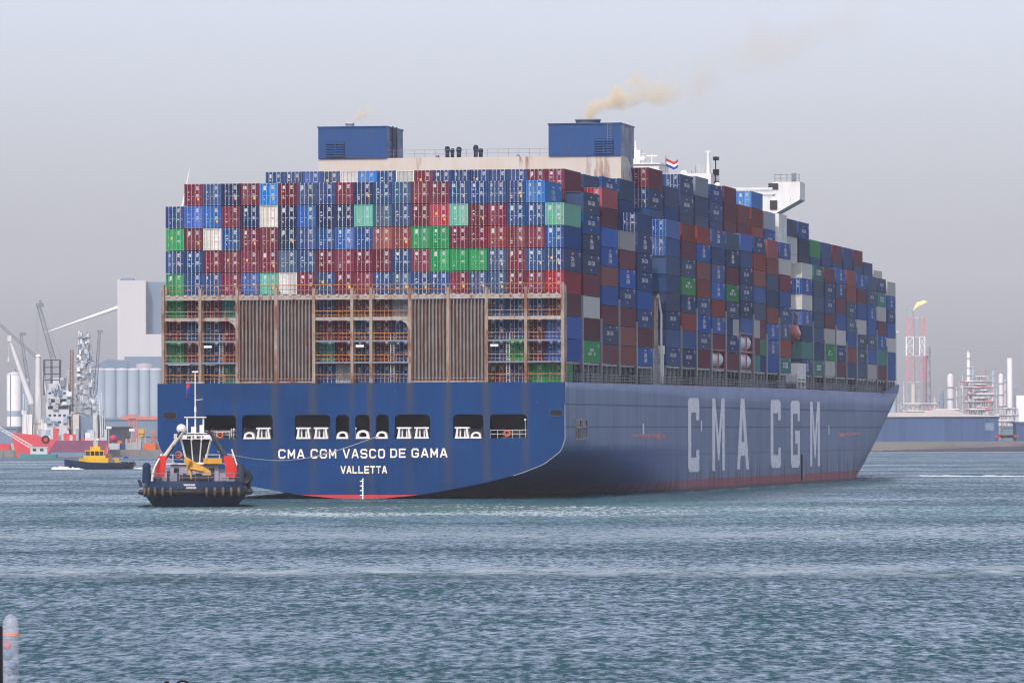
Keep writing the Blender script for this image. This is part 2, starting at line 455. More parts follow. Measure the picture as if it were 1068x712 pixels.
ZB = [(UT, -.12), (20, -.9), (60, -4), (110, -9), (140, -10)]
def bow_b(u, z):
    s = min(1.15, max(0, z/15.5))
    uf = 262 + (338-262)*s**.85; un = 374 + (396-374)*s
    if u <= uf: return B
    if u >= un: return 0.0
    t = (u-uf)/(un-uf)
    return B*(1 - t**2.1)**.92
# hull plan: side plating with a rounded stern below the knuckle and a flared bow
us = [UT, 2, 7, 13, 20, 28, 37, 47, 58, 72, 89, 105, 125, 160, 200, 240, 258] + [264 + 4.5*i for i in range(30)]
us = [u for u in us if u < 395] + [396]
KL, KU = 14, 8
rows = []
for u in us:
    zk, zb, zd = interp(ZK, u), interp(ZB, u), deck_z(u)
    pts = []
    for k in range(KL):
        s = 1 - k/KL
        s = 1 - (1-s)**1.5
        g_ = stern_g(s)
        flat = min(1, max(0, (u-20)/90))
        g_ = g_*(1-flat) + (1 - s**6)**.3*flat if s < 1 else 0
        z = zk - s*(zk-zb)
        pts.append((min(B*g_, bow_b(u, max(z, 0))), z))
    for k in range(KU+1):
        z = zk + (zd-zk)*k/KU
        pts.append((bow_b(u, max(z, 0)), z))
    rows.append(pts)
K = KL + KU + 1
v = []; f = []
for side in (1, -1):
    base = len(v)
    for u, pts in zip(us, rows):
        for x, z in pts: v.append((side*x, u, z))
    for i in range(len(us)-1):
        for k in range(K-1):
            q = (base+i*K+k, base+(i+1)*K+k, base+(i+1)*K+k+1, base+i*K+k+1)
            f.append(q if side > 0 else q[::-1])
n_side = len(v)//2

def plates(nt, c, u, v_, du, dv, amt):
    """each steel plate a slightly different tone"""
    cb = N(nt, 'ShaderNodeCombineXYZ')
    nt.links.new(math_(nt, 'FLOOR', math_(nt, 'DIVIDE', u, du)), cb.inputs[0]); nt.links.new(math_(nt, 'FLOOR', math_(nt, 'DIVIDE', v_, dv)), cb.inputs[1])
    wnz = N(nt, 'ShaderNodeTexWhiteNoise'); nt.links.new(cb.outputs[0], wnz.inputs['Vector'])
    hs_ = N(nt, 'ShaderNodeHueSaturation'); nt.links.new(c, hs_.inputs['Color'])
    mr = N(nt, 'ShaderNodeMapRange'); mr.inputs['To Min'].default_value = 1-amt; mr.inputs['To Max'].default_value = 1+amt
    nt.links.new(wnz.outputs['Value'], mr.inputs['Value']); nt.links.new(mr.outputs['Result'], hs_.inputs['Value'])
    return hs_.outputs['Color']
hm, nt, b = newmat('hull_side_paint')
tc = N(nt, 'ShaderNodeTexCoord'); sx = N(nt, 'ShaderNodeSeparateXYZ'); nt.links.new(tc.outputs['Object'], sx.inputs[0])
n1 = noise(nt, .05, 5, stretch=(1, .35, 1)); n2 = noise(nt, .5, 6, stretch=(1, 1, .06), rough=.7); n3 = noise(nt, .35, 6, rough=.65)
c = mixc(nt, ramp(nt, n1, .3, .7), (.215, .272, .390), (.178, .230, .340))
c = mixc(nt, math_(nt, 'MULTIPLY', ramp(nt, n2, .45, .75), .35), c, (.085, .095, .15))
c = plates(nt, c, sx.outputs['Y'], sx.outputs['Z'], 5.6, 2.9, .07)
# plate seams every 11 m along and at two heights
fr = math_(nt, 'FRACT', math_(nt, 'DIVIDE', sx.outputs['Y'], 11.2))
seam = math_(nt, 'LESS_THAN', fr, .014)
def line_at(zc, w): return math_(nt, 'LESS_THAN', math_(nt, 'ABSOLUTE', math_(nt, 'SUBTRACT', sx.outputs['Z'], zc)), w)
seam2 = math_(nt, 'ADD', line_at(12.05, .12), line_at(9.15, .10), True)
seam3 = math_(nt, 'MULTIPLY', line_at(5.2, .05), .5)
allseam = math_(nt, 'ADD', math_(nt, 'MULTIPLY', seam, .5), math_(nt, 'ADD', math_(nt, 'MULTIPLY', seam2, .6), seam3), True)
c = mixc(nt, allseam, c, (.03, .045, .10))
# lower stern darkened, mostly underside shade put into its blue; red boot-top with rust fingers above it
zw = math_(nt, 'ADD', sx.outputs['Z'], math_(nt, 'MULTIPLY', n3, -.8))
boot = math_(nt, 'LESS_THAN', zw, 1.15)
rs = math_(nt, 'MULTIPLY', ramp(nt, n2, .47, .60), math_(nt, 'SUBTRACT', 1.0, ramp(nt, sx.outputs['Z'], 1.2, 4.6), True), True)
aft = math_(nt, 'SUBTRACT', 1.0, ramp(nt, sx.outputs['Y'], 55.0, 115.0), True)     # mask for the shade painted under the counter, also dulls the red aft
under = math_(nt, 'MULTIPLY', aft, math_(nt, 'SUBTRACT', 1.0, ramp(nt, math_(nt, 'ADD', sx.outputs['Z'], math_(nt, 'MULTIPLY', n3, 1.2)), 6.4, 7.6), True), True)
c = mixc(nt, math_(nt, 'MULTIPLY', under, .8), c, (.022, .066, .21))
c = mixc(nt, math_(nt, 'MULTIPLY', math_(nt, 'MULTIPLY', rs, .85), math_(nt, 'SUBTRACT', 1.0, math_(nt, 'MULTIPLY', aft, .75))), c, (.065, .055, .065))
c = mixc(nt, math_(nt, 'MULTIPLY', boot, math_(nt, 'SUBTRACT', 1.0, math_(nt, 'MULTIPLY', aft, .7))), c, (.33, .085, .105))
c = mixc(nt, math_(nt, 'MULTIPLY', boot, math_(nt, 'MULTIPLY', ramp(nt, n2, .46, .6), .6)), c, (.07, .05, .06))
c = mixc(nt, math_(nt, 'MULTIPLY', math_(nt, 'LESS_THAN', sx.outputs['Z'], .35), .7), c, (.06, .05, .06))
nt.links.new(c, b.inputs['Base Color']); b.inputs['Roughness'].default_value = .55; b.inputs['Specular IOR Level'].default_value = .10
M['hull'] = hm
dm = paint('deck_paint', (.09, .075, .07), .8, amount=.4, rust=.1)
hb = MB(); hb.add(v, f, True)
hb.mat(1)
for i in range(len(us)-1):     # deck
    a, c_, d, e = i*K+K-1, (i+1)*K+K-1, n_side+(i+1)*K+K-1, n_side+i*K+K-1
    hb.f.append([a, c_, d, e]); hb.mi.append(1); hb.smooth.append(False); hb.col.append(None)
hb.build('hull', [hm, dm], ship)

# bow bulwark with its breakwater edge
uu = [u for u in us if u >= 318]
for side in (1, -1):
    bw = MB()
    pts = [(side*bow_b(u, deck_z(u)), u, deck_z(u)) for u in uu]
    for p, q in zip(pts, pts[1:]):
        hp = 1.5*min(1, (p[1]-318)/22); hq = 1.5*min(1, (q[1]-318)/22)
        bw.add([p, q, (q[0]*1.008, q[1], q[2]+hq), (p[0]*1.008, p[1], p[2]+hp), (p[0]-side*.25, p[1], p[2]), (q[0]-side*.25, q[1], q[2]), (q[0]*1.008-side*.25, q[1], q[2]+hq), (p[0]*1.008-side*.25, p[1], p[2]+hp)],
               [(0, 1, 2, 3), (4, 7, 6, 5), (3, 2, 6, 7)])
    bw.build('bow_bulwark', hm, ship)

# ------------------------------------------------------------------ the flat transom, with its mooring openings
tm, nt, b = newmat('transom_paint')
tc = N(nt, 'ShaderNodeTexCoord'); sx = N(nt, 'ShaderNodeSeparateXYZ'); nt.links.new(tc.outputs['Object'], sx.inputs[0])
n1 = noise(nt, .12, 5); n2 = noise(nt, .7, 6, stretch=(1, 1, .08), rough=.7); n4 = noise(nt, .9, 6, rough=.7)
c = mixc(nt, ramp(nt, n1, .3, .7), (.001, .038, .142), (.001, .029, .105))
c = mixc(nt, math_(nt, 'MULTIPLY', ramp(nt, n2, .5, .75), .45), c, (.012, .05, .14))
c = plates(nt, c, sx.outputs['X'], sx.outputs['Z'], 4.9, 2.1, .10)
# dirty run-off below each post of the frame above
run = None
POSTS_PX = [170.8, 209.4, 248, 288.5, 328, 367.8, 387.6, 428, 468, 508, 549, 587.5]
POSTS = [tp(p, 350, -1.9)[0] for p in POSTS_PX]
for x in POSTS[1:-1]:
    d = math_(nt, 'ABSOLUTE', math_(nt, 'SUBTRACT', sx.outputs['X'], x))
    w_ = math_(nt, 'SUBTRACT', 1.0, math_(nt, 'DIVIDE', d, .85), True)
    run = w_ if run is None else math_(nt, 'ADD', run, w_, True)
run = math_(nt, 'MULTIPLY', run, ramp(nt, n2, .32, .55), True)
fade = N(nt, 'ShaderNodeMapRange'); fade.inputs['From Min'].default_value = 1; fade.inputs['From Max'].default_value = 14; fade.inputs['To Min'].default_value = .6; fade.inputs['To Max'].default_value = .95
nt.links.new(sx.outputs['Z'], fade.inputs['Value'])
c = mixc(nt, math_(nt, 'MULTIPLY', run, fade.outputs['Result']), c, (.040, .047, .064))
hs = math_(nt, 'LESS_THAN', math_(nt, 'FRACT', math_(nt, 'DIVIDE', sx.outputs['Z'], 1.05)), .045)
c = mixc(nt, math_(nt, 'MULTIPLY', hs, .22), c, (.01, .04, .12))
c = mixc(nt, math_(nt, 'MULTIPLY', ramp(nt, n4, .66, .72), .4, True), c, (.10, .11, .15))
c = mixc(nt, math_(nt, 'LESS_THAN', sx.outputs['Z'], .50), c, (.42, .042, .052))
nt.links.new(c, b.inputs['Base Color']); b.inputs['Roughness'].default_value = .5; b.inputs['Specular IOR Level'].default_value = .12
M['transom'] = tm
ZT = 14.85
OP = [(212, 246.5), (253, 285), (308, 345), (350.7, 364.5), (371, 386), (392.5, 406), (412, 449), (473.2, 504.5), (511.5, 550)]
OPX = [(tp(a, 445, UT)[0], tp(c_, 445, UT)[0]) for a, c_ in OP]
ZO0, ZO1 = tp(380, 457.2, UT)[1], tp(380, 432.3, UT)[1]
t_ = MB()
T = .3
ch = .9                                                # the chamfered upper edge of the plate
t_.prism([(-B, ZO1), (B, ZO1), (B, ZT), (-B, ZT)], 'y', UT - T, UT)
edges = [-B] + [e for p in OPX for e in p] + [B]
for a, c_ in zip(edges[0::2], edges[1::2]):
    t_.prism([(a, ZO0), (c_, ZO0), (c_, ZO1), (a, ZO1)], 'y', UT - T, UT)
low = [(B, ZO0)] + [(B*gx, 7.6 - s*7.72) for s, gx in STERN]
fine = []
S2 = [i/40 for i in range(41)]
def smooth_g(s):
    h_ = .03
    return (stern_g(max(0, s-h_)) + 2*stern_g(s) + stern_g(min(1, s+h_)))/4 if 0 < s < 1 else stern_g(s)
low = [(B, ZO0)] + [(B*smooth_g(s), 7.6 - s*7.72) for s in S2]
full = low + [(-x, z) for x, z in reversed(low[:-1])]
t_.prism(full[::-1], 'y', UT - T, UT)
for a, c_ in OPX:                                     # rounded upper corners of the openings
    for x, sg in ((a, 1), (c_, -1)):
        r_ = .55
        pts = [(x, ZO1)] + [(x + sg*(r_ - r_*math.sin(q)), ZO1 - (r_ - r_*math.cos(q))) for q in [0, .4, .8, 1.2, math.pi/2]]
        t_.prism(pts, 'y', UT - T + .004, UT - .004)
t_.build('transom', tm, ship)
# thin pale edge where the transom meets the side
e_ = MB()
pts = [(B + .03, UT - T + .02, 12 - .001)] + [(x + .04, UT - T, z - .02) for x, z in low[:26]]
e_.path(pts, .03, 5)
e_.build('transom_edge', M['grey_pale'], ship)
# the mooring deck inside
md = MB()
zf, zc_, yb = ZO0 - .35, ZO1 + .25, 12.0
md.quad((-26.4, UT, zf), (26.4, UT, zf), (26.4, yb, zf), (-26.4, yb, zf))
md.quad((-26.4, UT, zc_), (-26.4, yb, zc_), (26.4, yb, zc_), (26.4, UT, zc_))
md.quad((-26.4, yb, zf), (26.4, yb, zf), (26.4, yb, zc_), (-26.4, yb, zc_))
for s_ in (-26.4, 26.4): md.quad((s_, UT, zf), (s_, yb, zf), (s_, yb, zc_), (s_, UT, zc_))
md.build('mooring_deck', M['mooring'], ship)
for px, sc_ in ((268, 1), (330, 1.1), (430, 1), (490, 1), (535, .8), (232, .9)):      # winches in the dark
    x = tp(px, 450, 2)[0]
    w = MB(); w.bar((x-1.6*sc_, 2.5, zf+1.0), (x+1.6*sc_, 2.5, zf+1.0), .6*sc_, n=12); w.bar((x-1.7*sc_, 2.5, zf+1), (x-1.5*sc_, 2.5, zf+1), .95*sc_, n=12); w.bar((x+1.5*sc_, 2.5, zf+1), (x+1.7*sc_, 2.5, zf+1), .95*sc_, n=12)
    w.box(x-1.9*sc_, x+1.9*sc_, 1.9, 3.1, zf, zf+.5)
    w.build('mooring_winch', M['steel_grey'], ship)
def roller_fairlead(px):
    x = tp(px, 455, UT)[0]; z0 = ZO0
    w = MB()
    w.prism([(x-.92, z0), (x-.62, z0), (x-.50, z0+1.25), (x-.72, z0+1.25)], 'y', UT-T-.1, UT+.5)
    w.prism([(x+.62, z0), (x+.92, z0), (x+.72, z0+1.25), (x+.50, z0+1.25)], 'y', UT-T-.1, UT+.5)
    w.box(x-.95, x+.95, UT-T-.12, UT+.5, z0+1.25, z0+1.46); w.box(x-.95, x+.95, UT-T-.12, UT+.5, z0-.02, z0+.2)
    for q in (-.3, .3): w.bar((x+q, UT, z0+.2), (x+q, UT, z0+1.25), .11, n=8)
    w.build('roller_fairlead', M['white'], ship)
def panama_chock(px, s_=1.0):
    x = tp(px, 455, UT)[0]; z0 = ZO0
    w = MB()
    out = [(x-.85*s_, z0-.02)] + [(x + .78*s_*math.cos(q), z0 + .35*s_ + .65*s_*math.sin(q)) for q in [math.pi - i*math.pi/10 for i in range(11)]] + [(x+.85*s_, z0-.02)]
    inn = [(x-.42*s_, z0+.22)] + [(x + .46*s_*math.cos(q), z0 + .38*s_ + .36*s_*math.sin(q)) for q in [math.pi - i*math.pi/10 for i in range(11)]] + [(x+.42*s_, z0+.22)]
    y0, y1 = UT-T-.1, UT+.4
    n = len(out); vv = [(p[0], y, p[1]) for y in (y0, y1) for p in out + inn]; ff = []
    for i in range(n):
        j = (i+1) % n
        ff += [(i, j, n+j, n+i), (2*n+i, 3*n+i, 3*n+j, 2*n+j), (i, 2*n+i, 2*n+j, j), (n+i, n+j, 3*n+j, 3*n+i)]
    w.add(vv, ff); w.build('mooring_chock', M['white'], ship)
for px in (275.4, 317, 335.5, 422, 440.3, 482.5): roller_fairlead(px)
for px, s_ in ((260.5, .9), (357.7, .95), (379, 1.1), (398.7, .95), (497, .85)): panama_chock(px, s_)
# open ends with rails and lifebuoys
for a, c_ in (OPX[0], OPX[-1]):
    w = MB()
    for z in (.55, 1.05): w.bar((a, UT-.1, ZO0+z), (c_, UT-.1, ZO0+z), .035, n=5)
    n = 5
    for i in range(n+1): w.bar((a+(c_-a)*i/n, UT-.1, ZO0), (a+(c_-a)*i/n, UT-.1, ZO0+1.08), .035, n=5)
    w.build('opening_rail', M['rail_white'], ship)
for px, py in ((229.5, 453.5), (529, 451.8)):
    x, z = tp(px, py, UT - .35)
    MB().torus((x, UT-.36, z), .36, .11).build('lifebuoy', M['orange'], ship)
for px, py in ((243.5, 447.8), (370.5, 446.8), (547.5, 437.6), (390, 446)):
    x, z = tp(px, py, UT - .3); w = MB(); w.ball((x, UT-.1, z), .16, 8, 6); w.bar((x, UT-.1, ZO0), (x, UT-.1, z), .03); w.build('deck_lamp', M['white'], ship)
# panama leads high on each quarter
for px, py, w_, h_ in ((178, 433.5, 1.3, .75), (580.7, 430.6, 1.25, .6)):
    x, z = tp(px, py, UT)
    w = MB(); pr = []
    for i in range(20):
        q = 2*math.pi*i/20; pr.append((x + .7*w_*abs(math.cos(q))**.6*math.copysign(1, math.cos(q)), z + .7*h_*abs(math.sin(q))**.6*math.copysign(1, math.sin(q))))
    w.prism(pr, 'y', UT-T-.02, UT-T+.01)
    w.mat(1); pr2 = pr + [pr[0]]
    w.path([(p[0], UT-T-.04, p[1]) for p in pr2], .06, 5)
    w.build('quarter_lead', [M['black'], M['navy']], ship)

def text_mesh(name, s, x0, x1, z0, z1, bold=.02, space=1.0, depth=.05):
    """lettering in the plane y=0, fitted to a box"""
    cu = bpy.data.curves.new(name, 'FONT'); cu.body = s; cu.size = 1; cu.extrude = depth; cu.offset = bold; cu.space_character = space; cu.resolution_u = 3
    o = bpy.data.objects.new(name, cu); COL.objects.link(o)
    bpy.context.view_layer.update()
    me = bpy.data.meshes.new_from_object(o.evaluated_get(bpy.context.evaluated_depsgraph_get()))
    bpy.data.objects.remove(o); bpy.data.curves.remove(cu)
    xs = [v_.co.x for v_ in me.vertices]; ys = [v_.co.y for v_ in me.vertices]
    kx = (x1-x0)/(max(xs)-min(xs)); ky = (z1-z0)/(max(ys)-min(ys)); mx, my = min(xs), min(ys)
    for v_ in me.vertices:
        x, y, z = v_.co
        v_.co = (x0 + (x-mx)*kx, -z, z0 + (y-my)*ky)
    me.name = name
    return me
# squarish capitals built from strokes on a 5 x 6 grid
STROKES = {'C': [[(5,5),(4,6),(1,6),(0,5),(0,1),(1,0),(4,0),(5,1)]], 'M': [[(0,0),(0,6),(2.5,1.8),(5,6),(5,0)]], 'A': [[(0,0),(2.1,6),(2.9,6),(5,0)], [(1,1.7),(4,1.7)]],
 'G': [[(5,5),(4,6),(1,6),(0,5),(0,1),(1,0),(4,0),(5,1),(5,2.7),(3,2.7)]], 'V': [[(0,6),(2.2,0),(2.8,0),(5,6)]], 'S': [[(5,5.1),(4,6),(1,6),(0,5.1),(0,3.9),(1,3),(4,3),(5,2.1),(5,.9),(4,0),(1,0),(0,.9)]],
 'O': [[(0,1),(0,5),(1,6),(4,6),(5,5),(5,1),(4,0),(1,0),(0,1)]], 'D': [[(0,0),(0,6),(3.6,6),(5,4.8),(5,1.2),(3.6,0),(0,0)]], 'E': [[(5,6),(0,6),(0,0),(5,0)], [(0,3),(4.3,3)]], 'L': [[(0,6),(0,0),(5,0)]], 'T': [[(0,6),(5,6)], [(2.5,6),(2.5,0)]]}
def stroke_word(mb, s_, x0, x1, z0, z1, y, wdt=1.25, gap=1.9):
    """letters as flat bars; each bar a little prouder than the last so that none share a plane"""
    step = 5 + wdt + gap
    tot = step*len(s_) - gap
    kx = (x1-x0)/tot; kz = (z1-z0)/(6+wdt); n = 0
    for k, ch_ in enumerate(s_):
        for line in STROKES[ch_]:
            for (a, b_), (c_, d) in zip(line, line[1:]):
                dx, dz = c_-a, d-b_; l = math.hypot(dx, dz); ux, uz = dx/l*wdt*.42, dz/l*wdt*.42; nx, nz = -dz/l*wdt/2, dx/l*wdt/2
                q = [(a-ux+nx, b_-uz+nz), (a-ux-nx, b_-uz-nz), (c_+ux-nx, d+uz-nz), (c_+ux+nx, d+uz+nz)]
                n += 1
                mb.prism([(x0 + (k*step + wdt/2 + p[0])*kx, z0 + (wdt/2 + p[1])*kz) for p in q], 'y', y - .03 - .002*(n % 12), y)
def words(s_, px0, px1, py0, py1, wdt=1.25, gap=1.7):
    x0, z1 = tp(px0, py0, UT-T); x1, z0 = tp(px1, py1, UT-T)
    w = MB(); stroke_word(w, s_, x0, x1, z0, z1, UT-T-.004, wdt, gap); w.build('name_lettering', M['lettering_fresh'], ship)
words('CMA', 290.3, 317.6, 468.3, 478.0)
words('CGM', 324, 350.7, 468.1, 477.8)
words('VASCO', 357.6, 401.5, 467.9, 477.6)
words('DE', 407.0, 423.2, 467.5, 477.1)
words('GAMA', 429.2, 466.6, 467.3, 476.9)
words('VALLETTA', 355.3, 403.5, 485.6, 493.6, 1.5, 1.3)
# draught marks
w = MB(); x, z = tp(378, 499, UT-T)
w.box(x-.07, x+.07, UT-T-.02, UT-T+.02, -.05, z)
for i in range(9): w.box(x-.35*(i % 2), x+.15, UT-T-.03, UT-T+.02, .1+i*.3, .22+i*.3)
w.build('draught_mark', M['lettering'], ship)

# ------------------------------------------------------------------ starboard lettering, drawn in stretched block capitals
Zp = 5.933
def side_poly(mb, pts, x=B):
    p3 = []
    for q in pts:
        u, z = sp(700 + q[0]/Zp, 390 + q[1]/Zp, x); p3.append((u, z))
    mb.prism(p3, 'x', x, x + .03)
LET = {
 'letter_c': [[(112,148),(165,148),(173,168),(173,285),(155,285),(155,237),(123,237),(123,515),(155,515),(155,470),(173,470),(173,588),(165,605),(113,605),(105,580),(105,172)]],
 'letter_m': [[(255,598),(255,150),(272,150),(293,400),(313,150),(330,150),(330,594),(316,594),(316,250),(296,535),(290,535),(270,250),(270,598)]],
 'letter_a': [[(408,588),(432,153),(442.5,153),(442.5,250),(434,420),(442.5,420),(442.5,505),(428,505),(424,588)], [(442.5,153),(453,153),(480,588),(464,588),(458,505),(442.5,505),(442.5,420),(452,420),(442.5,250)]],
 'letter_c.': [[(622,160),(668,160),(677,178),(677,285),(663,285),(663,241),(631,241),(631,499),(663,499),(663,455),(677,455),(677,560),(670,580),(625,580),(616,555),(616,190)]],
 'letter_g': [[(747,165),(788,165),(795,180),(795,290),(783,290),(783,245),(753,245),(753,500),(783,500),(783,430),(768,430),(768,350),(795,350),(795,555),(788,577),(748,577),(740,550),(740,185)]],
 'letter_m.': [[(860,570),(860,170),(874,170),(889,400),(905,170),(919,170),(919,570),(907,570),(907,262),(892,520),(887,520),(872,262),(872,570)]]}
for k, polys in LET.items():
    w = MB()
    for p in polys: side_poly(w, p)
    w.build('side_lettering', M['lettering'], ship)
# faded red tug arrows and pilot marks on the side
arrow = paint('faded_red_mark', (.40, .045, .10), .6, dirt=(.30, .08, .14), amount=.15, scale=.5)
for pts in ([(657.5,453.2),(686,452.2),(686,450.8),(696.5,454.6),(686,458.6),(686,456.8),(657.5,455.0)], [(899,451),(880,451.5),(879,450.2),(870.5,452.6),(879,456),(880,454.6),(899,452.4)]):
    w = MB(); w.prism([sp(p[0], p[1]) for p in pts], 'x', B, B+.02); w.build('tug_arrow', arrow, ship)
for px, py in ((671, 446), (731.5, 443), (864.5, 447)):
    w = MB(); u, z = sp(px, py); w.box(B, B+.02, u-.5, u+.5, z-.9, z+.6); w.build('pilot_mark', M['lettering'], ship)
# mooring ports near the quarter, the dark of the openings painted as black plates
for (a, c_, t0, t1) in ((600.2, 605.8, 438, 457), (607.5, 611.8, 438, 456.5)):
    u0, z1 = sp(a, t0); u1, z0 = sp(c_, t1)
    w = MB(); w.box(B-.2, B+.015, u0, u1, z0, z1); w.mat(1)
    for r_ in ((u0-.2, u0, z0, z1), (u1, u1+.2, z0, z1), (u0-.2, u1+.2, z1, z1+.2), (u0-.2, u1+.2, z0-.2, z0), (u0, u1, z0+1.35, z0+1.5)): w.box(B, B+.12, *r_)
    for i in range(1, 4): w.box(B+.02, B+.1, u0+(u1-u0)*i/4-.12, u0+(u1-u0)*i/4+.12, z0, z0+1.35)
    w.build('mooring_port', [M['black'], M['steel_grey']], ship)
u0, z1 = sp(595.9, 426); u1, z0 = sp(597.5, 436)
w = MB(); w.box(B-.2, B+.02, u0, u1, z0, z1); w.build('pilot_port', M['black'], ship)  # black plate painted in for the dark inside of the slit
u0, z1 = sp(835.5, 473.5); u1, z0 = sp(837, 500)
w = MB(); w.box(B-.1, B+.25, u0, u1, z0, z1); w.build('rubbing_bar', M['black'], ship)

# ------------------------------------------------------------------ the frame at the stern: posts, walkways, corrugated screens
YF0, YF1 = -2.15, -.25
ztop = tp(380, 303, -1.9)[1]
for i, x in enumerate(POSTS):
    w = MB()
    hi = ztop + (.9 if i in (0, 11) else .35)
    w.box(x-.19, x+.19, YF0-.1, YF0+.35, ZT, hi)
    w.box(x-.16, x+.16, YF1-.35, YF1, ZT, hi-.3)
    for z in (17.3, 20.2, 23.0): w.box(x-.07, x+.07, YF0+.35, YF1-.35, z, z+.18)
    w.build('frame_post', M['post'], ship)
LV = [tp(380, y, -1.9)[1] for y in (309.5, 332.2, 355.5, 378)]
PAN = {2, 3, 7, 8}
for i in range(11):
    a, c_ = POSTS[i] + .19, POSTS[i+1] - .19
    w = MB()
    # the deep top beam under the lowest full tier, with a bracketed lower edge
    w.box(a, c_, YF0, YF0+.3, LV[0]-.32, LV[0]+.28)
    n = max(2, int((c_-a)/1.1))
    for k in range(n): w.box(a+(c_-a)*(k+.5)/n-.2, a+(c_-a)*(k+.5)/n+.2, YF0-.1, YF0, LV[0]+.05, LV[0]+.38)
    w.build('top_beam', M['frame'], ship)
    if i in PAN:
        p = MB(); n = 10; pts = []
        for k in range(n):
            x = a + (c_-a)*k/n; d = (c_-a)/n
            pts += [(x, .0), (x+d*.30, .0), (x+d*.5, .42), (x+d*.8, .42)]
        pts.append((c_, 0))
        z0, z1 = ZT + .25, LV[0] - .42
        vv = [(q[0], YF0 + .05 + q[1]*1.5, z) for z in (z0, z1) for q in pts]; m_ = len(pts)
        p.add(vv, [(k, k+1, m_+k+1, m_+k) for k in range(m_-1)])
        p.box(a, c_, YF0+.75, YF0+.82, z0, z1)
        p.build('corrugated_screen', M['panel'], ship)
        w = MB(); w.box(a, c_, YF0-.05, YF0+.3, ZT+.05, ZT+.25); w.bar((a, YF0-.1, ZT+.55), (c_, YF0-.1, ZT+.55), .04)
        w.build('screen_sill', M['post'], ship)
    else:
        w = MB()
        w.box(a, c_, YF0, YF0+.25, LV[1]-.22, LV[1]+.22)
        if i in (1, 6):                           # haunched corner under the second beam
            x = c_; w.prism([(x, LV[1]-.30), (x-.9, LV[1]-.30), (x-.3, LV[1]-.65), (x, LV[1]-1.3)], 'y', YF0+.02, YF0+.22)
        w.build('cross_beam', M['frame'], ship)
        for z in LV[2:]:
            w = MB(); w.box(a, c_, YF0, YF0+.12, z-.10, z+.10); w.build('walkway_edge', M['steel_grey'], ship)
        for z in LV:
            w = MB(); w.box(a, c_, YF0+.3, YF1, z-.09, z+.02); w.build('walkway', M['steel_dark'], ship)
        w = MB()
        for z in LV[1:] + [ZT+.1]:
            for h_ in (.5, 1.0): w.bar((a, YF0+.06, z+h_), (c_, YF0+.06, z+h_), .055 if h_ == 1.0 else .03, n=5)
            k = 3
            for q in range(1, k): w.bar((a+(c_-a)*q/k, YF0+.06, z), (a+(c_-a)*q/k, YF0+.06, z+1.0), .03, n=5)
        w.build('walkway_rail', M['rail_yellow'], ship)
    w = MB()                                          # rail on the top walkway
    for h_ in (.55, 1.15): w.bar((a-.3, YF0+.1, LV[0]+.42+h_), (c_+.3, YF0+.1, LV[0]+.42+h_), .055 if h_ > 1 else .035, n=5)
    for q in range(3): w.bar((a+(c_-a)*q/2, YF0+.1, LV[0]+.4), (a+(c_-a)*q/2, YF0+.1, LV[0]+1.55), .035, n=5)
    w.build('walkway_rail', M['rail_yellow'], ship)
# a few platform lamps, ladders and the pale locker by the centre post
for i in (1, 5, 9):
    x = POSTS[i] + 1.0
    w = MB(); w.box(x-.5, x+.55, YF0-.05, YF0+.2, 19.45, 19.75); w.build('walkway_lamp', M['white'], ship)
for i in (1, 6, 9):
    x = POSTS[i] + 2.7
    w = MB()
    for q in (-.22, .22): w.bar((x+q, YF0+.5, ZT), (x+q, YF0+.5, LV[2]+.9), .04)
    for k in range(18): w.bar((x-.22, YF0+.5, ZT+.3+k*.3), (x+.22, YF0+.5, ZT+.3+k*.3), .025)
    w.build('ladder', M['rail_white'], ship)

# ------------------------------------------------------------------ along the deck edge
for i in range(23):
    y0 = bay_y(i)
    z0 = deck_z(y0)
    zc0 = 17.58 if i < 5 else 17.85
    w = MB()
    bx = min(26.2, bow_b(y0+10, deck_z(y0))-.6)
    for q in (.25, 4.2, 8.1, 11.95): w.box(bx-.35, bx-.02, y0+q-.16, y0+q+.16, z0, zc0-.03)
    w.box(bx-.4, bx, y0, y0+12.19, zc0-.32, zc0-.03)
    w.build('container_stanchion', M['steel_grey'] if i % 3 else M['steel_dark'], ship)
    w = MB()
    w.box(-bx+1.8, bx-1.9, y0-.8 if i else y0+6.4, y0+13.0, z0, zc0-.35)
    for q in range(5): w.box(bx-1.9, bx-1.5, y0+.5+q*2.6, y0+1.7+q*2.6, z0+.2, z0+1.2+.5*((q*7+i*3) % 3)/2)
    w.build('hatch_coaming', M['steel_dark'], ship)
    if i not in (4, 13, 22):
        w = MB()                                     # lashing bridge between this bay and the next
        yl = y0 + 12.19 + .95
        bx2 = min(26.3, bow_b(yl, deck_z(yl))-.5)
        hgt = 8.6 if i % 2 else 11.4
        for s_ in (-1, 1):
            w.box(s_*bx2-.11, s_*bx2+.11, yl-.22, yl+.22, z0, z0+hgt)
        k = -20
        while k <= 20:
            w.box(k-.12, k+.12, yl-.3, yl+.3, z0, z0+hgt-.2); k += 5
        for z in (2.6, 5.5, 8.4):
            w.box(-bx2, bx2, yl-.5, yl+.5, z0+z, z0+z+.2)
        w.build('lashing_bridge', M['steel_grey'], ship)
w = MB()                                             # the rail along the ship's side
for side in (1, -1):
    u = 0.0; last = None
    while u < 322:
        x = side*(B-.12); z = deck_z(u)
        w.bar((x, u, z), (x, u, z+1.15), .045, n=4, caps=False)
        if last:
            for h_ in (.4, .78, 1.15): w.bar((x, last, deck_z(last)+h_), (x, u, z+h_), .035, n=4, caps=False)
        last = u; u += 1.8
w.build('side_rail', M['steel_grey'], ship)

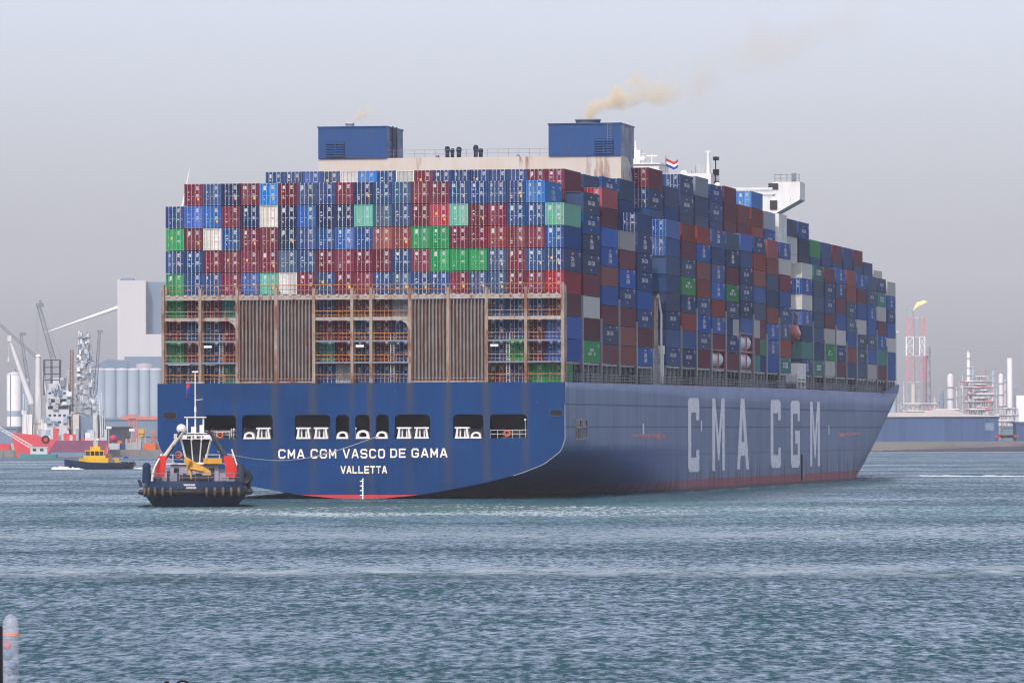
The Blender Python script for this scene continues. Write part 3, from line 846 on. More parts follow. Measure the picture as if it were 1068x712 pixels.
# ------------------------------------------------------------------ engine casing with its two funnels
UC0, UC1 = 69.6, 79.6
cx0, czt = tp(333, 164.8, UC0); cx1, _ = tp(648.5, 164, UC0)
czt = tp(560, 163.2, UC0)[1]
w = MB(); w.box(cx0, cx1, UC0, UC1, 15.2, czt)
w.build('engine_casing', M['cream'], ship)
for x, s_ in ((tp(397, 160, UC0)[0], .4), (tp(456, 160, UC0)[0], .35), (tp(540, 160, UC0)[0], .3)):
    w = MB(); w.box(x-s_*.5, x+s_*.5, UC0+.3, UC0+1.2, czt, czt+s_); w.build('casing_fitting', M['steel_grey'], ship)
for (a, c_, ytop, side) in ((333, 404.5, 133.2, 0), (573.2, 648.5, 129.8, 1)):
    x0 = tp(a, 140, UC0)[0]; x1 = tp(c_, 140, UC0)[0]; zt = tp((a+c_)/2, ytop, UC0)[1]
    fn = MB(); fn.box(x0, x1, UC0-.25, UC1+.8, czt, zt); fn.box(x0-.12, x1+.12, UC0-.37, UC1+.92, zt, zt+.18)
    fo_ = fn.build('funnel', M['navy'], ship)
    lx = tp(348.5 if not side else 628.5, 160, UC0)[0]; lw = 1.7
    lv = MB(); z0, z1 = czt+.25, czt+2.35
    lv.mat(1); lv.box(lx-lw*.6, lx+lw, UC0-.31, UC0-.25, z0, z1); lv.mat(0)
    for k in range(6): lv.prism([(UC0-.52, z0+k*.35+.02), (UC0-.31, z0+k*.35+.2), (UC0-.31, z0+k*.35+.27), (UC0-.52, z0+k*.35+.1)], 'x', lx-lw*.6, lx+lw)
    lv.box(lx+lw*.17, lx+lw*.25, UC0-.55, UC0-.3, z0, z1)
    lv.build('louvre', [M['navy'], M['black']], fo_)
    pp = MB(); px = tp(365, 130, 74)[0] if not side else tp(613.5, 126, 74)[0]
    rr = .62 if not side else 1.75
    pp.lathe([(rr, zt+.1), (rr, zt+.75), (rr*1.06, zt+.75), (rr*1.06, zt+.95), (rr*.85, zt+.95), (rr*.8, zt+.4)], px, 74.5, 20)
    pp.build('exhaust_pipe', M['cream'] if not side else M['steel_grey'], fo_)
    if not side:
        for k in range(2):
            q = MB(); q.bar((x1+.15, UC0+3.2+k*2.5, czt), (x1+.15, UC0+3.2+k*2.5, zt+.3), .12, n=8); q.build('funnel_pipe', M['steel_dark'], fo_)
M['vent'] = paint('dark_vent_paint', (.012, .022, .05), .6)
w = MB()                                             # hand rails and a ladder on the casing
for z in (.55, 1.1): w.bar((cx0+.3, UC0+.15, czt+z), (cx1-.3, UC0+.15, czt+z), .03, n=4)
x = cx0+.3
while x < cx1: w.bar((x, UC0+.15, czt), (x, UC0+.15, czt+1.1), .03, n=4); x += 1.5
w.build('casing_rail', M['steel_grey'], ship)
w = MB()
for q in (-.25, .25): w.bar((cx1-1.6+q, UC0-.35, czt), (cx1-1.6+q, UC0-.35, czt+4.6), .035, n=4)
for k in range(14): w.bar((cx1-1.85, UC0-.35, czt+.2+k*.32), (cx1-1.35, UC0-.35, czt+.2+k*.32), .025, n=4)
w.build('funnel_ladder', M['steel_grey'], ship)
# the blue bow-shaped emblem panel on the casing's starboard corner
w = MB(); pts = [(UC0+10, czt+.0), (UC0+4.5, czt-.0)] + [(UC0+4.5+4.6*math.sin(q), czt-3.6+3.6*math.cos(q)) for q in [i*math.pi/2/8 for i in range(9)]] + [(UC0+10, czt-3.6)]
w.prism([p for p in pts], 'x', cx1, cx1+.03); w.build('emblem_panel', M['navy'], ship)
w = MB()
for k, (px, ww, hh) in enumerate(((467.3, .62, 1.75), (472.6, .5, 1.45), (479.5, .62, 1.65), (497, .62, 1.9), (502.2, .58, 1.4))):
    w = MB(); x, z0 = tp(px, 160, 73)[0], czt
    w.lathe([(ww*.5, z0), (ww*.5, z0+hh*.55), (ww*.62, z0+hh*.6), (ww*.64, z0+hh*.8), (ww*.45, z0+hh*.96), (ww*.1, z0+hh)], x, 73, 14)
    w.build('ventilator', M['vent'], ship)
# casing wall and crane post seen in the gap on the starboard side
w = MB(); w.box(19.5, 25.8, 71.5, 78.6, 15, 20.2); w.build('casing_house', M['steel_grey'], ship)
w = MB(); w.box(24.8, 25.9, 72.2, 75.2, 20.2, 27.2); w.box(24.4, 26.2, 71.9, 75.6, 27.2, 27.5); w.build('store_crane_column', M['brown'], ship)
w = MB(); w.path([(26.3, 75.6, 15.2), (26.3, 75.8, 25.0), (26.0, 74.8, 27.8)], .16); w.path([(26.2, 77.4, 15.2), (26.2, 77.4, 20.4)], .2); w.box(25.6, 26.4, 76.6, 78.2, 19.4, 20.6); w.build('store_crane_jib', M['white'], ship)

# ------------------------------------------------------------------ bridge and accommodation, far forward
UB0, UB1 = 207.6, 216.8
def bx(px, py): return tp(px, py, UB0)
zr = bx(675, 170)[1]
w = MB(); w.box(-24, 24, UB0, UB1, 15.4, 44.0)
w.build('accommodation_block', M['white'], ship)
xa, xb_, xc = bx(688, 170)[0], bx(742, 185)[0], bx(834.5, 190)[0]
zw = bx(780, 197)[1]
w = MB()
w.box(-24, xa, UB0, UB1+.4, 44.0, bx(672, 171.5)[1]); w.box(-24.5, xa+.3, UB0-.3, UB1+.6, bx(672, 171.5)[1], zr)
w.box(xa, xb_, UB0+.1, UB1, 44.0, bx(715, 181)[1])
w.build('wheelhouse', M['white'], ship)
w = MB()                                             # starboard and port bridge wings with raked ends
zt = bx(822, 189.5)[1]; zmid = bx(790, 205)[1]
xi = bx(806, 190)[0]
for s_ in (1, -1):
    p = [(s_*xb_*.9, 44.0), (s_*bx(808, 223)[0], bx(808, 223)[1]), (s_*xc, bx(834.5, 208)[1]), (s_*xc, zt), (s_*xi, zt), (s_*xi, zmid), (s_*xb_*.9, zmid)]
    w = MB(); w.prism(p if s_ > 0 else p[::-1], 'y', UB0+.6, UB0+6.5); w.build('bridge_wing', M['white'], ship)
w = MB(); w.box(xb_, xi+.4, UB0+.3, UB0+.58, bx(780, 203)[1], bx(780, 200.2)[1]); w.box(xb_, xi, UB0+.2, UB0+.5, bx(780, 198)[1], bx(780, 195.7)[1])
k = xb_
while k < xi: w.bar((k, UB0+.4, zmid), (k, UB0+.4, bx(780, 196)[1]), .06); k += 1.6
w.build('wing_rail', M['white'], ship)
w = MB(); x, z = bx(807, 214); w.box(x-.6, x+.6, UB0+.4, UB0+.62, z-.7, z+.8); w.build('wing_window', M['glass'], ship); w = MB(); x2, z2 = bx(815, 193); w.box(x2-2.1, x2-.5, UB0+.3, UB0+.62, z2-.6, z2+.3); w.build('wing_window', M['glass'], ship)
w = MB()
for h_ in (.6, 1.2): w.bar((xi+.3, UB0+1, zt+h_), (xc-.2, UB0+1, zt+h_), .05)
for q in range(5): x = xi+.3+(xc-.5-xi)*q/4; w.bar((x, UB0+1, zt), (x, UB0+1, zt+1.3), .06)
w.box(xc-1.6, xc-.9, UB0+2, UB0+2.8, zt, zt+1.5)
w.build('wing_console_rail', M['steel_grey'], ship)
def mast(name, px, ybot, ytop, r, extra, m_='white'):
    x, zb_ = bx(px, ybot); zt_ = bx(px, ytop)[1]
    w = MB(); w.bar((x, UB0+4, zb_-1), (x, UB0+4, zt_), r, r*.6, n=8)
    for (dz, l, rr) in extra: w.bar((x-l, UB0+4, zt_-dz), (x+l, UB0+4, zt_-dz), rr)
    return w, x, zb_, zt_
w, x, zb_, zt_ = mast('', 659.5, 172, 146, .32, ((2.2, 1.5, .12), (4.2, 1.1, .1), (6, 1.3, .14)))
w.box(x-.9, x+.9, UB0+3.4, UB0+4.6, zb_-1, zb_+2.6); w.box(x-1.3, x+1.3, UB0+3.7, UB0+3.9, zt_-5.2, zt_-4.9); w.build('radar_mast', M['white'], ship)
w, x, zb_, zt_ = mast('', 676.5, 172, 160, .2, ((.3, .9, .2), (2.0, .5, .08))); w.build('antenna_mast', M['white'], ship)
w, x, zb_, zt_ = mast('', 735.6, 188, 155.8, .42, ((.2, .5, .12),))
w.build('signal_mast', M['white'], ship)
w = MB(); w.bar((x+1.2, UB0+4, zb_-1), (x+1.2, UB0+4, zt_-1), .1); 
for dz in (1.2, 5, 5.8, 8.6, 9.4, 12): w.box(x+.8, x+1.75, UB0+3.7, UB0+4.4, zt_-1-dz*.45*1.2, zt_-.4-dz*.45*1.2)
w.build('signal_light_rack', M['black'], ship)
for px, yt in ((721, 171), (725, 170), (717, 176), (729, 174), (690, 165), (667, 166), (649, 168)):
    w = MB(); x, z = bx(px, 188)[0], bx(px, yt)[1]; w.bar((x, UB0+5, zr-5), (x, UB0+5, z), .1, .05); w.build('whip_aerial', M['pink_steel'] if px in (717, 721) else M['white'], ship)
for px, yt, rr in ((668, 165, .55), (711, 181, .7), (746, 193, .6)):
    w = MB(); x, z = bx(px, yt); w.ball((x, UB0+3, z), rr, 12, 8); w.bar((x, UB0+3, z-2.5), (x, UB0+3, z), .2); w.build('satellite_dome', M['white'], ship)
# the flag streaming on its halyard
x0, z1 = bx(693, 164.5); x1, z0 = bx(706, 172.5)
fl = MB(); nx, nz = 10, 6
for k in range(3):
    fl.mat(k)
    vv = []; ff = []
    for i in range(nx+1):
        for j in range(3):
            t = i/nx; zz = z1 + (z0-z1)*(k*2+j)/6 - .5*math.sin(t*2.4) + (.35 if t > .5 else .1)*math.sin(t*7)*.4
            vv.append((x0+(x1-x0)*t, UB0+2+.5*math.sin(t*6), zz))
    for i in range(nx):
        for j in range(2): ff.append((i*3+j, (i+1)*3+j, (i+1)*3+j+1, i*3+j+1))
    fl.add(vv, ff, True)
fl.mat(3); fl.bar((x0, UB0+2, z0-4), (x0, UB0+2, z1+.4), .06)
flag = fl.build('courtesy_flag', [M['flag_red'], M['flag_white'], M['flag_blue'], M['steel_grey']], None, SHIP)
tag(flag, 'red, white and blue flag flying above the ship\'s bridge', 'flag')

# lifeboat in its davit, and the white embarkation tower, in the gap on the starboard side
u0 = UB0 - .5
lb = MB()
prof = [(0.05, .9), (.8, .35), (2.2, .05), (5.5, 0), (7.2, .3), (8.2, 1.0)]
sec = []
L = [(0, .3, 1.0), (1.0, 1.1, .5), (2.5, 1.5, .1), (5.5, 1.5, .1), (7.0, 1.1, .4), (8.0, .3, 1.0)]
for (t, hw, zb2) in L:
    top = 2.9 if 2 < t < 6.5 else 2.2
    sec.append([(hw*a_, t, zb2 + (top-zb2)*h_) for a_, h_ in ((0, 0), (.8, .12), (1, .4), (.95, .55), (.7, .9), (.25, 1), (-.25, 1), (-.7, .9), (-.95, .55), (-1, .4), (-.8, .12))])
vv = [p for s_ in sec for p in s_]; n = 11
ff = [(i*n+k, i*n+(k+1) % n, (i+1)*n+(k+1) % n, (i+1)*n+k) for i in range(len(sec)-1) for k in range(n)] + [tuple(range(n)), tuple(range(5*n, 6*n))]
zlb = sp(830, 357, 25.6)[1]
lb.add([(25.3+p[0], u0+1.0+p[1], zlb+p[2]) for p in vv], ff, True)
lbo = lb.build('lifeboat', paint('lifeboat_orange', (.36, .07, .035), .5, amount=.3), ship)
w = MB(); w.path([(25.2, u0+1.5, 22), (26.2, u0+1.6, zlb+4.4), (25.2, u0+2.4, zlb+5.2)], .2); w.build('davit', M['steel_grey'], ship); w = MB(); w.path([(25.2, u0+8, 22), (26.2, u0+8, zlb+4.4), (25.2, u0+8, zlb+5.2)], .2); w.build('davit', M['steel_grey'], ship)
w = MB(); ua, zt2 = sp(831, 378.5, 26.2); ub = sp(839.5, 378.5, 26.2)[0]
w.box(24.5, 26.4, ua, ub, zt2-2.6, zt2)
for q in (0, .5, 1): w.box(26.1, 26.4, ua+(ub-ua-.6)*q, ua+(ub-ua-.6)*q+.6, 15.2, zt2-2.6)
for k in range(4): w.box(26.05, 26.3, ua, ub, 15.6+k*1.0, 15.85+k*1.0)
w.build('embarkation_tower', M['white'], ship)
w = MB(); w.box(25.0, 26.3, ua-13, ua-.5, 16.3, 17.6); w.build('gangway', M['steel_grey'], ship)
w = MB(); x, u, z = 25.6, 346.5, deck_z(346); w.box(x-1.4, x+.2, u, u+.4, z, z+2.3); w.build('breakwater', M['white'], ship)
w = MB(); w.bar((0, 384, 16), (0, 384, 31), .5, .3, n=8); w.box(-1.5, 1.5, 383.6, 384.4, 26, 26.4); w.build('foremast', M['white'], ship)

# ================================================================== containers
HI, LO = 2.896, 2.591
COLOURS = {   # code: (paint, rod colour, word)
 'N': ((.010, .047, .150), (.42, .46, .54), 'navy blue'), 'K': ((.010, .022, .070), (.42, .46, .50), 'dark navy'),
 'S': ((.032, .072, .150), (.36, .42, .48), 'slate blue'), 'B': ((.010, .075, .290), (.26, .38, .55), 'mid blue'),
 'L': ((.010, .150, .430), (.20, .42, .62), 'bright blue'), 'M': ((.120, .015, .034), (.48, .26, .26), 'maroon'),
 'C': ((.300, .018, .036), (.55, .26, .26), 'crimson'), 'R': ((.215, .036, .032), (.52, .30, .27), 'brick red'),
 'G': ((.008, .240, .065), (.14, .42, .24), 'green'), 'P': ((.105, .370, .280), (.30, .52, .44), 'pale green'),
 'T': ((.030, .185, .170), (.20, .38, .36), 'teal'), 'W': ((.480, .470, .430), (.50, .48, .44), 'off-white'),
 'Y': ((.27, .32, .36), (.42, .42, .42), 'grey')}
ORD = ['first', 'second', 'third', 'fourth', 'fifth', 'sixth', 'seventh', 'eighth', 'ninth', 'tenth', 'eleventh', 'twelfth', 'thirteenth', 'fourteenth',
       'fifteenth', 'sixteenth', 'seventeenth', 'eighteenth', 'nineteenth', 'twentieth', 'twenty-first', 'twenty-second', 'twenty-third']
HW = 1.219
def body_mesh(L, H):
    w = MB(); e = .05
    w.box(-HW+e, HW-e, .17, L-.05, .14, H-.06)
    for sx_ in (-1, 1):
        for y0, y1 in ((0, .16), (L-.16, L)):
            x0, x1 = (sx_*HW, sx_*(HW-.15)) if sx_ < 0 else (sx_*(HW-.15), sx_*HW)
            w.box(x0, x1, y0, y1, .025, H-.025)
        x0, x1 = (-HW, -HW+.08) if sx_ < 0 else (HW-.08, HW)
        w.box(x0, x1, .16, L-.16, .04, .18); w.box(x0, x1, .16, L-.16, H-.12, H-.035)
    for y0, y1 in ((0, .1), (L-.1, L)):
        w.box(-HW+.15, HW-.15, y0+.02, y1-.005, 0.05, .17); w.box(-HW+.15, HW-.15, y0+.02, y1-.005, H-.16, H-.04)
    # corrugated long walls
    for sx_ in (-1, 1):
        n = int(L/.56); pts = []
        for k in range(n):
            y = .2 + (L-.4)*k/n; d = (L-.4)/n
            pts += [(y, .045), (y+.3*d, .045), (y+.5*d, .012), (y+.8*d, .012)]
        vv = [(sx_*(HW-p[1]), p[0], z) for z in (.18, H-.12) for p in pts]; m_ = len(pts)
        w.add(vv, [(k, k+1, m_+k+1, m_+k) if sx_ > 0 else (k, m_+k, m_+k+1, k+1) for k in range(m_-1)])
    return w.mesh('container_body', M['box'])
BODY = {(L, H): body_mesh(L, H) for L in (12.19, 6.06) for H in (HI, LO)}
def door_mesh(side, H, rnd):
    w = MB(); x0, x1 = (-1.05, -.02) if side < 0 else (.02, 1.05)
    z0, z1 = .19, H-.16
    w.box(x0, x1, .12, .17, z0, z1)
    n = 5
    for k in range(n):
        a = z0 + (z1-z0)*k/n
        w.box(x0+.07, x1-.07, .09, .12, a+.07, a+(z1-z0)/n-.06)
    for k in range(4): w.box((x0-.02 if side < 0 else x1-.06), (x0+.06 if side < 0 else x1+.02), .0, .03, z0+.2+k*(z1-z0-.5)/3, z0+.38+k*(z1-z0-.5)/3)
    # data panel, number, stickers
    w.mat(1)
    if side > 0:
        for k in range(4): w.box(x0+.3, x0+.3+rnd.uniform(.25, .5), -.01+.09, .004+.09, z1-.24-k*.13, z1-.16-k*.13)
        for k in range(rnd.randint(1, 3)): w.box(x0+.3, x0+rnd.uniform(.55, .8), -.01+.09, .004+.09, z0+.9+k*.17, z0+1.0+k*.17)
    else:
        a = rnd.uniform(.15, .4)
        if rnd.random() < .6: w.box(x0+a, x0+a+rnd.uniform(.2,.45), -.01+.09, .004+.09, z1-.5-rnd.random()*.5, z1-.2-rnd.random()*.05)
        for k in range(rnd.randint(1, 3)): q = rnd.uniform(.3, 1.7); w.box(x0+a, x0+a+rnd.uniform(.12, .3), -.01+.09, .004+.09, z0+q, z0+q+.14)
    if rnd.random() < .28:
        w.mat(2); q = rnd.uniform(.3, 1.3); p = rnd.uniform(.15, .55); w.box(x0+p, x0+p+.26, +.075, .093, z0+q, z0+q+.32)
    return w.mesh('container_door', [M['box'], M['stencil'], M['sticker_yellow']])
rd = random.Random(5)
DOORS = {(s, H): [door_mesh(s, H, rd) for _ in range(14)] for s in (-1, 1) for H in (HI, LO)}
def rod_mesh(H):
    w = MB(); w.bar((0, -.03, .06), (0, -.03, H-.06), .034, n=6)
    for z in (.12, H*.33, H*.62, H-.14): w.box(-.065, .065, -.05, .02, z-.05, z+.05)
    w.box(-.05, .34, -.06, -.03, H*.42, H*.42+.05)
    return w.mesh('lock_rod', M['rod'])
RODS = {H: rod_mesh(H) for H in (HI, LO)}
def side_logo(kind):
    """lettering on the starboard wall of a 40-ft box, in the wall's plane"""
    parts = []
    if kind == 'L':
        parts = [('CMA CGM', 3.6, 8.4, 1.15, 1.75)]
        extra = [(5.6, 6.5, 2.15, 2.32), (5.4, 6.2, .5, .66)]
    elif kind == 'T':
        parts = [('CMA', 4.9, 7.5, 1.25, 1.85), ('CGM', 4.9, 7.5, .55, 1.15)]
        extra = []
    else:
        extra = [(3.6+k*1.4, 4.5+k*1.4, z, z+.38) for k in range(4) for z in (.95, 1.45)]
        extra = [e_ for i_, e_ in enumerate(extra) if not (kind == 'D' and i_ % 3 == 1)]
    w = MB()
    for (a, c_, z0, z1) in extra: w.box(HW-.008, HW+.004, a, c_, z0, z1)
    w.box(HW-.008, HW+.004, 10.6, 11.8, 2.25, 2.4); w.box(HW-.008, HW+.004, 11.0, 11.8, 1.98, 2.1)
    for s_, a, c_, z0, z1 in parts:
        me = text_mesh('t', s_, a, c_, z0, z1, .045, 1.1, .01)
        n = len(w.v)
        w.add([(HW + .004 - v_.co.y*.01, v_.co.x, v_.co.z) for v_ in me.vertices], [tuple(p.vertices) for p in me.polygons])
        bpy.data.meshes.remove(me)
    if kind == 'T':
        w.mat(1); w.box(HW-.008, HW+.004, 5.7, 6.7, 2.05, 2.35)
    return w.mesh('wall_lettering', [M['stencil'], M['flag_red']])
LOGO = {k: side_logo(k) for k in 'LTDP'}
GROUP = 'shipping containers stacked on the ship'
count = 0
def tint(o, c):
    o.color = (*c, 1.0)
def make_box(code, x, y, z, H, label, L=12.19, doors=True, logo=None, rnd=rd):
    """one container; x is its centre line, y its aft end, z its bottom (ship axes)"""
    global count
    count += 1
    col, rodc, word = COLOURS[code]
    o = bpy.data.objects.new('shipping_container', BODY[(L, H)]); COL.objects.link(o)
    o.matrix_world = SHIP @ Matrix.Translation((x, y, z))
    k = rnd.uniform(.82, 1.2); c = tuple(min(.8, q*k*rnd.uniform(.93, 1.07)) for q in col)
    tint(o, c); tag(o, label, 'container', GROUP)
    if doors:
        for s in (-1, 1):
            d = bpy.data.objects.new('door', rnd.choice(DOORS[(s, H)])); COL.objects.link(d); d.parent = o; tint(d, c)
            for q in (.26, .76):
                r_ = bpy.data.objects.new('lock_rod', RODS[H]); COL.objects.link(r_); r_.parent = d; r_.location = (s*q, 0, 0)
                tint(r_, tuple(v_*rnd.uniform(.75, 1.15) for v_ in rodc))
    if logo:
        l = bpy.data.objects.new('wall_lettering', LOGO[logo]); COL.objects.link(l); l.parent = o
        l.location = (0, 0, rnd.uniform(-.1, .15))
    return o
mass = MB()
def mass_box(code, x, y, z, H, L=12.19):
    col = COLOURS[code][0]; k = rd.uniform(.8, 1.2)
    mass.c = tuple(q*k for q in col)
    mass.box(x-HW, x+HW, y, y+L, z+.02, z+H-.02)
    mass.c = None
NC, CP = 21, 2.5045
def cxx(c): return -26.3 + HW + .01 + c*CP + (0.0)
# ---- the stern face: nine tiers, colours read left (port) to right
ROWS = [' MNKMLMSNMKNSMMNNNNL ', 'NBBMKWKBKKPSSMCPMMNNP', 'GMWNMMKNNBNRRGGMMRMMB', 'NNMMMMSNMMMMNMGGGSMNN', 'GNNMBPWMNMMNSNNMNSMMC']
LOWER = ['GMMT    NMMMY    NNNM', 'MNNM    MMNMN    NNMN', 'GMNM    TMKMN    NGMN', 'SSNT    NYNNN    MNGG']
Z0 = 17.58
def rowlabel(c): return ORD[c] + ' column from port'
for r, row in enumerate(ROWS):
    z = Z0 + (7-r)*HI
    for c, code in enumerate(row):
        if code == ' ': continue
        lg = None
        if c == 20: lg = {'B': None, 'N': 'T'}.get(code)
        if code == 'L' and c == 19: lg = 'T'
        make_box(code, cxx(c), 0.0, z, HI, '%s container on the stern face, %s, %s tier above the frame' % (COLOURS[code][2], rowlabel(c), ORD[4-r]), logo=lg)
for r, row in enumerate(LOWER):
    z = Z0 + (2-r)*HI
    for c, code in enumerate(row):
        if code == ' ':
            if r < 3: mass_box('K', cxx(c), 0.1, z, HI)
            continue
        if c == 20 and r < 3: code = 'MBB'[r]
        L = 6.06 if r == 3 else 12.19
        make_box(code, cxx(c), 0.0, z, HI if r < 3 else LO, '%s container behind the stern frame, %s, %s level down' % (COLOURS[code][2], rowlabel(c), ORD[r]), L=L)
# ---- the tops of the second bay, seen over the first
ROW1 = 'NSBSWLNWMNNNNNMM'
y1 = bay_y(1)
Z1T = 8.55 + (450-175.6)*1.0186/8.15
for k, code in enumerate(ROW1):
    c = 4 + k
    make_box(code, cxx(c), y1, Z1T-HI, HI, '%s container in the top row seen over the stern stacks, %s' % (COLOURS[code][2], rowlabel(c)))
    mass_box('MNNS'[k % 4], cxx(c), y1, Z1T-2*HI-.01, HI) if k < 15 else make_box('M', cxx(c), y1, Z1T-2*HI-.01, HI, 'maroon container just under the top row, beside the green corner box at the stern', doors=True)
# ---- starboard outer column of every bay, top to bottom ('.' after a code: wall lettering L, T or D/P; '/' halves)
SIDE = {1: 'NL NL NT NL M W M GD', 2: 'C M B BT R B M NL M', 3: 'W M BT NL M R R', 4: 'N NT NL NL B NL M BT', 5: 'B B N N N NL N NL', 6: 'R M NL GD NT R B NL',
 7: 'R BT R R NL BT NL M', 8: 'BT N BT BT R BT M *', 9: 'S NT M GD NL N/W NL M', 10: 'B B NL NL NL B * *', 11: 'NL R R B S W/M M/G T/N', 12: 'R R S N R BT BT B', 13: 'BT W M B NL NT R TP',
 14: 'W BT W BT N T NT', 15: 'TP S S S S N TP', 16: 'M NL NL M W GD W', 17: 'BT NT M B W NL M', 18: 'R R SL SL B R N', 19: 'BT M B W SL SL S', 20: 'S SL BT B SL B W', 21: 'SL TP W M BT T M', 22: 'W BT NL B W B B'}
TOPY = {1: 198.7, 2: 203.7, 3: 240, 4: 223, 5: 231.5, 6: 232, 7: 236, 8: 239, 9: 242, 10: 244, 11: 247, 12: 250, 13: 253.7, 14: 274.4, 15: 277, 16: 279, 17: 279.5, 18: 283, 19: 286, 20: 289, 21: 291, 22: 295}
INY = {1: 175.6, 2: 181.5, 3: 184, 4: 187, 5: 176, 6: 194, 7: 181.5, 8: 185, 9: 193, 10: 195, 11: 212, 12: 200.8, 13: 218, 14: 229, 15: 232, 16: 249, 17: 253, 18: 257, 19: 258, 20: 262, 21: 274, 22: 281}
INC = {1: 'M', 2: 'N', 3: 'B', 4: 'N', 5: 'M', 6: 'N', 7: 'N', 8: 'Y', 9: 'N', 10: 'M', 11: 'R', 12: 'L', 13: 'Y', 14: 'N', 15: 'N', 16: 'G', 17: 'N', 18: 'M', 19: 'N', 20: 'M', 21: 'N', 22: 'W'}
BAYWORD = ['first', 'second', 'third', 'fourth', 'fifth', 'first', 'second', 'third', 'fourth', 'fifth', 'sixth', 'seventh', 'eighth', 'ninth', 'first', 'second', 'third', 'fourth', 'fifth', 'sixth', 'seventh', 'eighth', 'ninth']
def baylabel(i):
    if i < 5: return '%s bay from the stern' % BAYWORD[i]
    if i < 14: return '%s bay past the casing gap' % BAYWORD[i]
    return '%s bay past the lifeboat gap' % BAYWORD[i]
tanks = []
def ztop_of(i, y, x=26.3):
    px = None
    Y = OY - x*SN + bay_y(i)*CS
    return HC + (HY - y)/F*Y
def stack_heights(total, n):
    k = round((total - LO*n)/(HI-LO)); k = max(0, min(n, k))
    hs = [HI]*k + [LO]*(n-k); rd.shuffle(hs); return hs
used = set()
INDIV_LAST = 15
for i in range(1, 23):
    y = bay_y(i); zb = 17.58 if i < 5 else 17.85
    codes = SIDE[i].split()
    hs = stack_heights(ztop_of(i, TOPY[i]) - zb, len(codes))
    z = zb
    xo = cxx(20)
    for t, (cd, H) in enumerate(zip(reversed(codes), hs)):
        from_top = len(codes)-1-t
        where = 'starboard wall, %s, %s from bottom' % (baylabel(i), ORD[t])
        if cd == '*':
            for h_ in range(2): tanks.append((xo, y + h_*6.13, z, '%s, %s from bottom, %s half' % (baylabel(i), ORD[t], ('aft', 'forward')[h_])))
        elif '/' in cd:
            a, c_ = cd.split('/')
            for h_, q in enumerate((a, c_)):
                if i <= INDIV_LAST: make_box(q, xo, y+h_*6.13, z, H, 'short %s container, %s, %s' % (COLOURS[q][2], where, ('aft', 'forward')[h_]), L=6.06, doors=False)
                else: mass_box(q, xo, y+h_*6.13, z, H, 6.06)
        elif i <= INDIV_LAST:
            make_box(cd[0], xo, y, z, H, '%s container, %s' % (COLOURS[cd[0]][2], where), doors=from_top < 2 and i > 1, logo=cd[1] if len(cd) > 1 else None)
        else:
            mass_box(cd[0], xo, y, z, H)
            if len(cd) > 1:
                me = LOGO[cd[1]]; mass.c = (.5, .52, .56)
                for p in me.polygons:
                    if p.normal.x > .8: mass.add([(xo+me.vertices[v_].co.x, y+me.vertices[v_].co.y, z+me.vertices[v_].co.z) for v_ in p.vertices], [tuple(range(len(p.vertices)))])
                mass.c = None
        z += H + .005
    # the columns further in, up to their own height
    zi = ztop_of(i, INY[i], 23.8)
    n = max(5, round((zi-zb)/2.8))
    for c in range(19, -1, -1):
        nn = n
        if c < 19 and i > 1: nn = n - (1 if (c*7+i*3) % 5 in (0, 3) else 0) - (1 if 8 <= i <= 13 else 0)
        if i == 1: 
            if 4 <= c <= 19: nn = 7
            else: nn = 8
        if c < 2: nn = min(nn, 8)
        if i == 0: nn = 8
        hs = stack_heights(zi - zb - (n-nn)*2.75, nn) if i > 1 else [HI]*nn
        z = zb
        hidden_below = 3 if c > 17 else nn - 3          # deep inside only the top tiers can ever be seen
        lim = bow_b(y+12, deck_z(y))
        if abs(cxx(c)) > lim: continue
        for t, H in enumerate(hs):
            if t >= hidden_below or c in (0, 18, 19):
                code = 'NNMNBSKMNRNW'[(t*5 + c*3 + i*7 + t*c) % 12]
                top = t == nn-1
                if c == 19 and t >= nn-2 and 1 < i <= INDIV_LAST:
                    if top: code = INC[i]
                    make_box(code, cxx(c), y, z, H, '%s container %s, second column in, %s' % (COLOURS[code][2], 'on top' if top else 'one below the top', baylabel(i)), logo='L' if code in 'NB' and (i % 2) else None)
                else:
                    if top and c == 19: code = INC[i]
                    mass_box(code, cxx(c), y, z, H)
            z += H + .005
# bay 0 interior columns, behind their own doors
mo = mass.build('container_stack', M['box_mass'], None, SHIP)
tag(mo, 'containers packed behind and forward of the individually visible stacks', 'container stack', kind='stuff')
# ---- tank containers
def tank_container():
    fr_ = MB(); L, H = 6.06, HI
    for x in (-HW, HW-.14):
        for y in (0, L-.14): fr_.box(x, x+.14, y, y+.14, 0, H)
        for z in (0, H-.14): fr_.box(x, x+.14, .14, L-.14, z, z+.14)
    for y in (0, L-.14):
        for z in (0, H-.14): fr_.box(-HW+.14, HW-.14, y, y+.14, z, z+.14)
    return fr_.mesh('tank_frame', M['tank_frame'])
M['tank_frame'] = paint('dark_red_frame', (.30, .03, .09), .5)
tf = tank_container()
w = MB(); v = []; f = []; n = 20
prof = [(.02, .25), (.55, .3), (.9, .48), (1.08, .8), (1.12, 1.1), (1.12, 4.95), (1.08, 5.25), (.9, 5.58), (.55, 5.76), (.02, 5.81)]
for r_, y in prof:
    for k in range(n): q = 2*math.pi*k/n; v.append((r_*math.cos(q), y, HI/2 + r_*1.08*math.sin(q)))
for a in range(len(prof)-1):
    for k in range(n): f.append((a*n+k, a*n+(k+1) % n, (a+1)*n+(k+1) % n, (a+1)*n+k))
w.add(v, f, True); tm_ = w.mesh('tank', M['tank_white'])
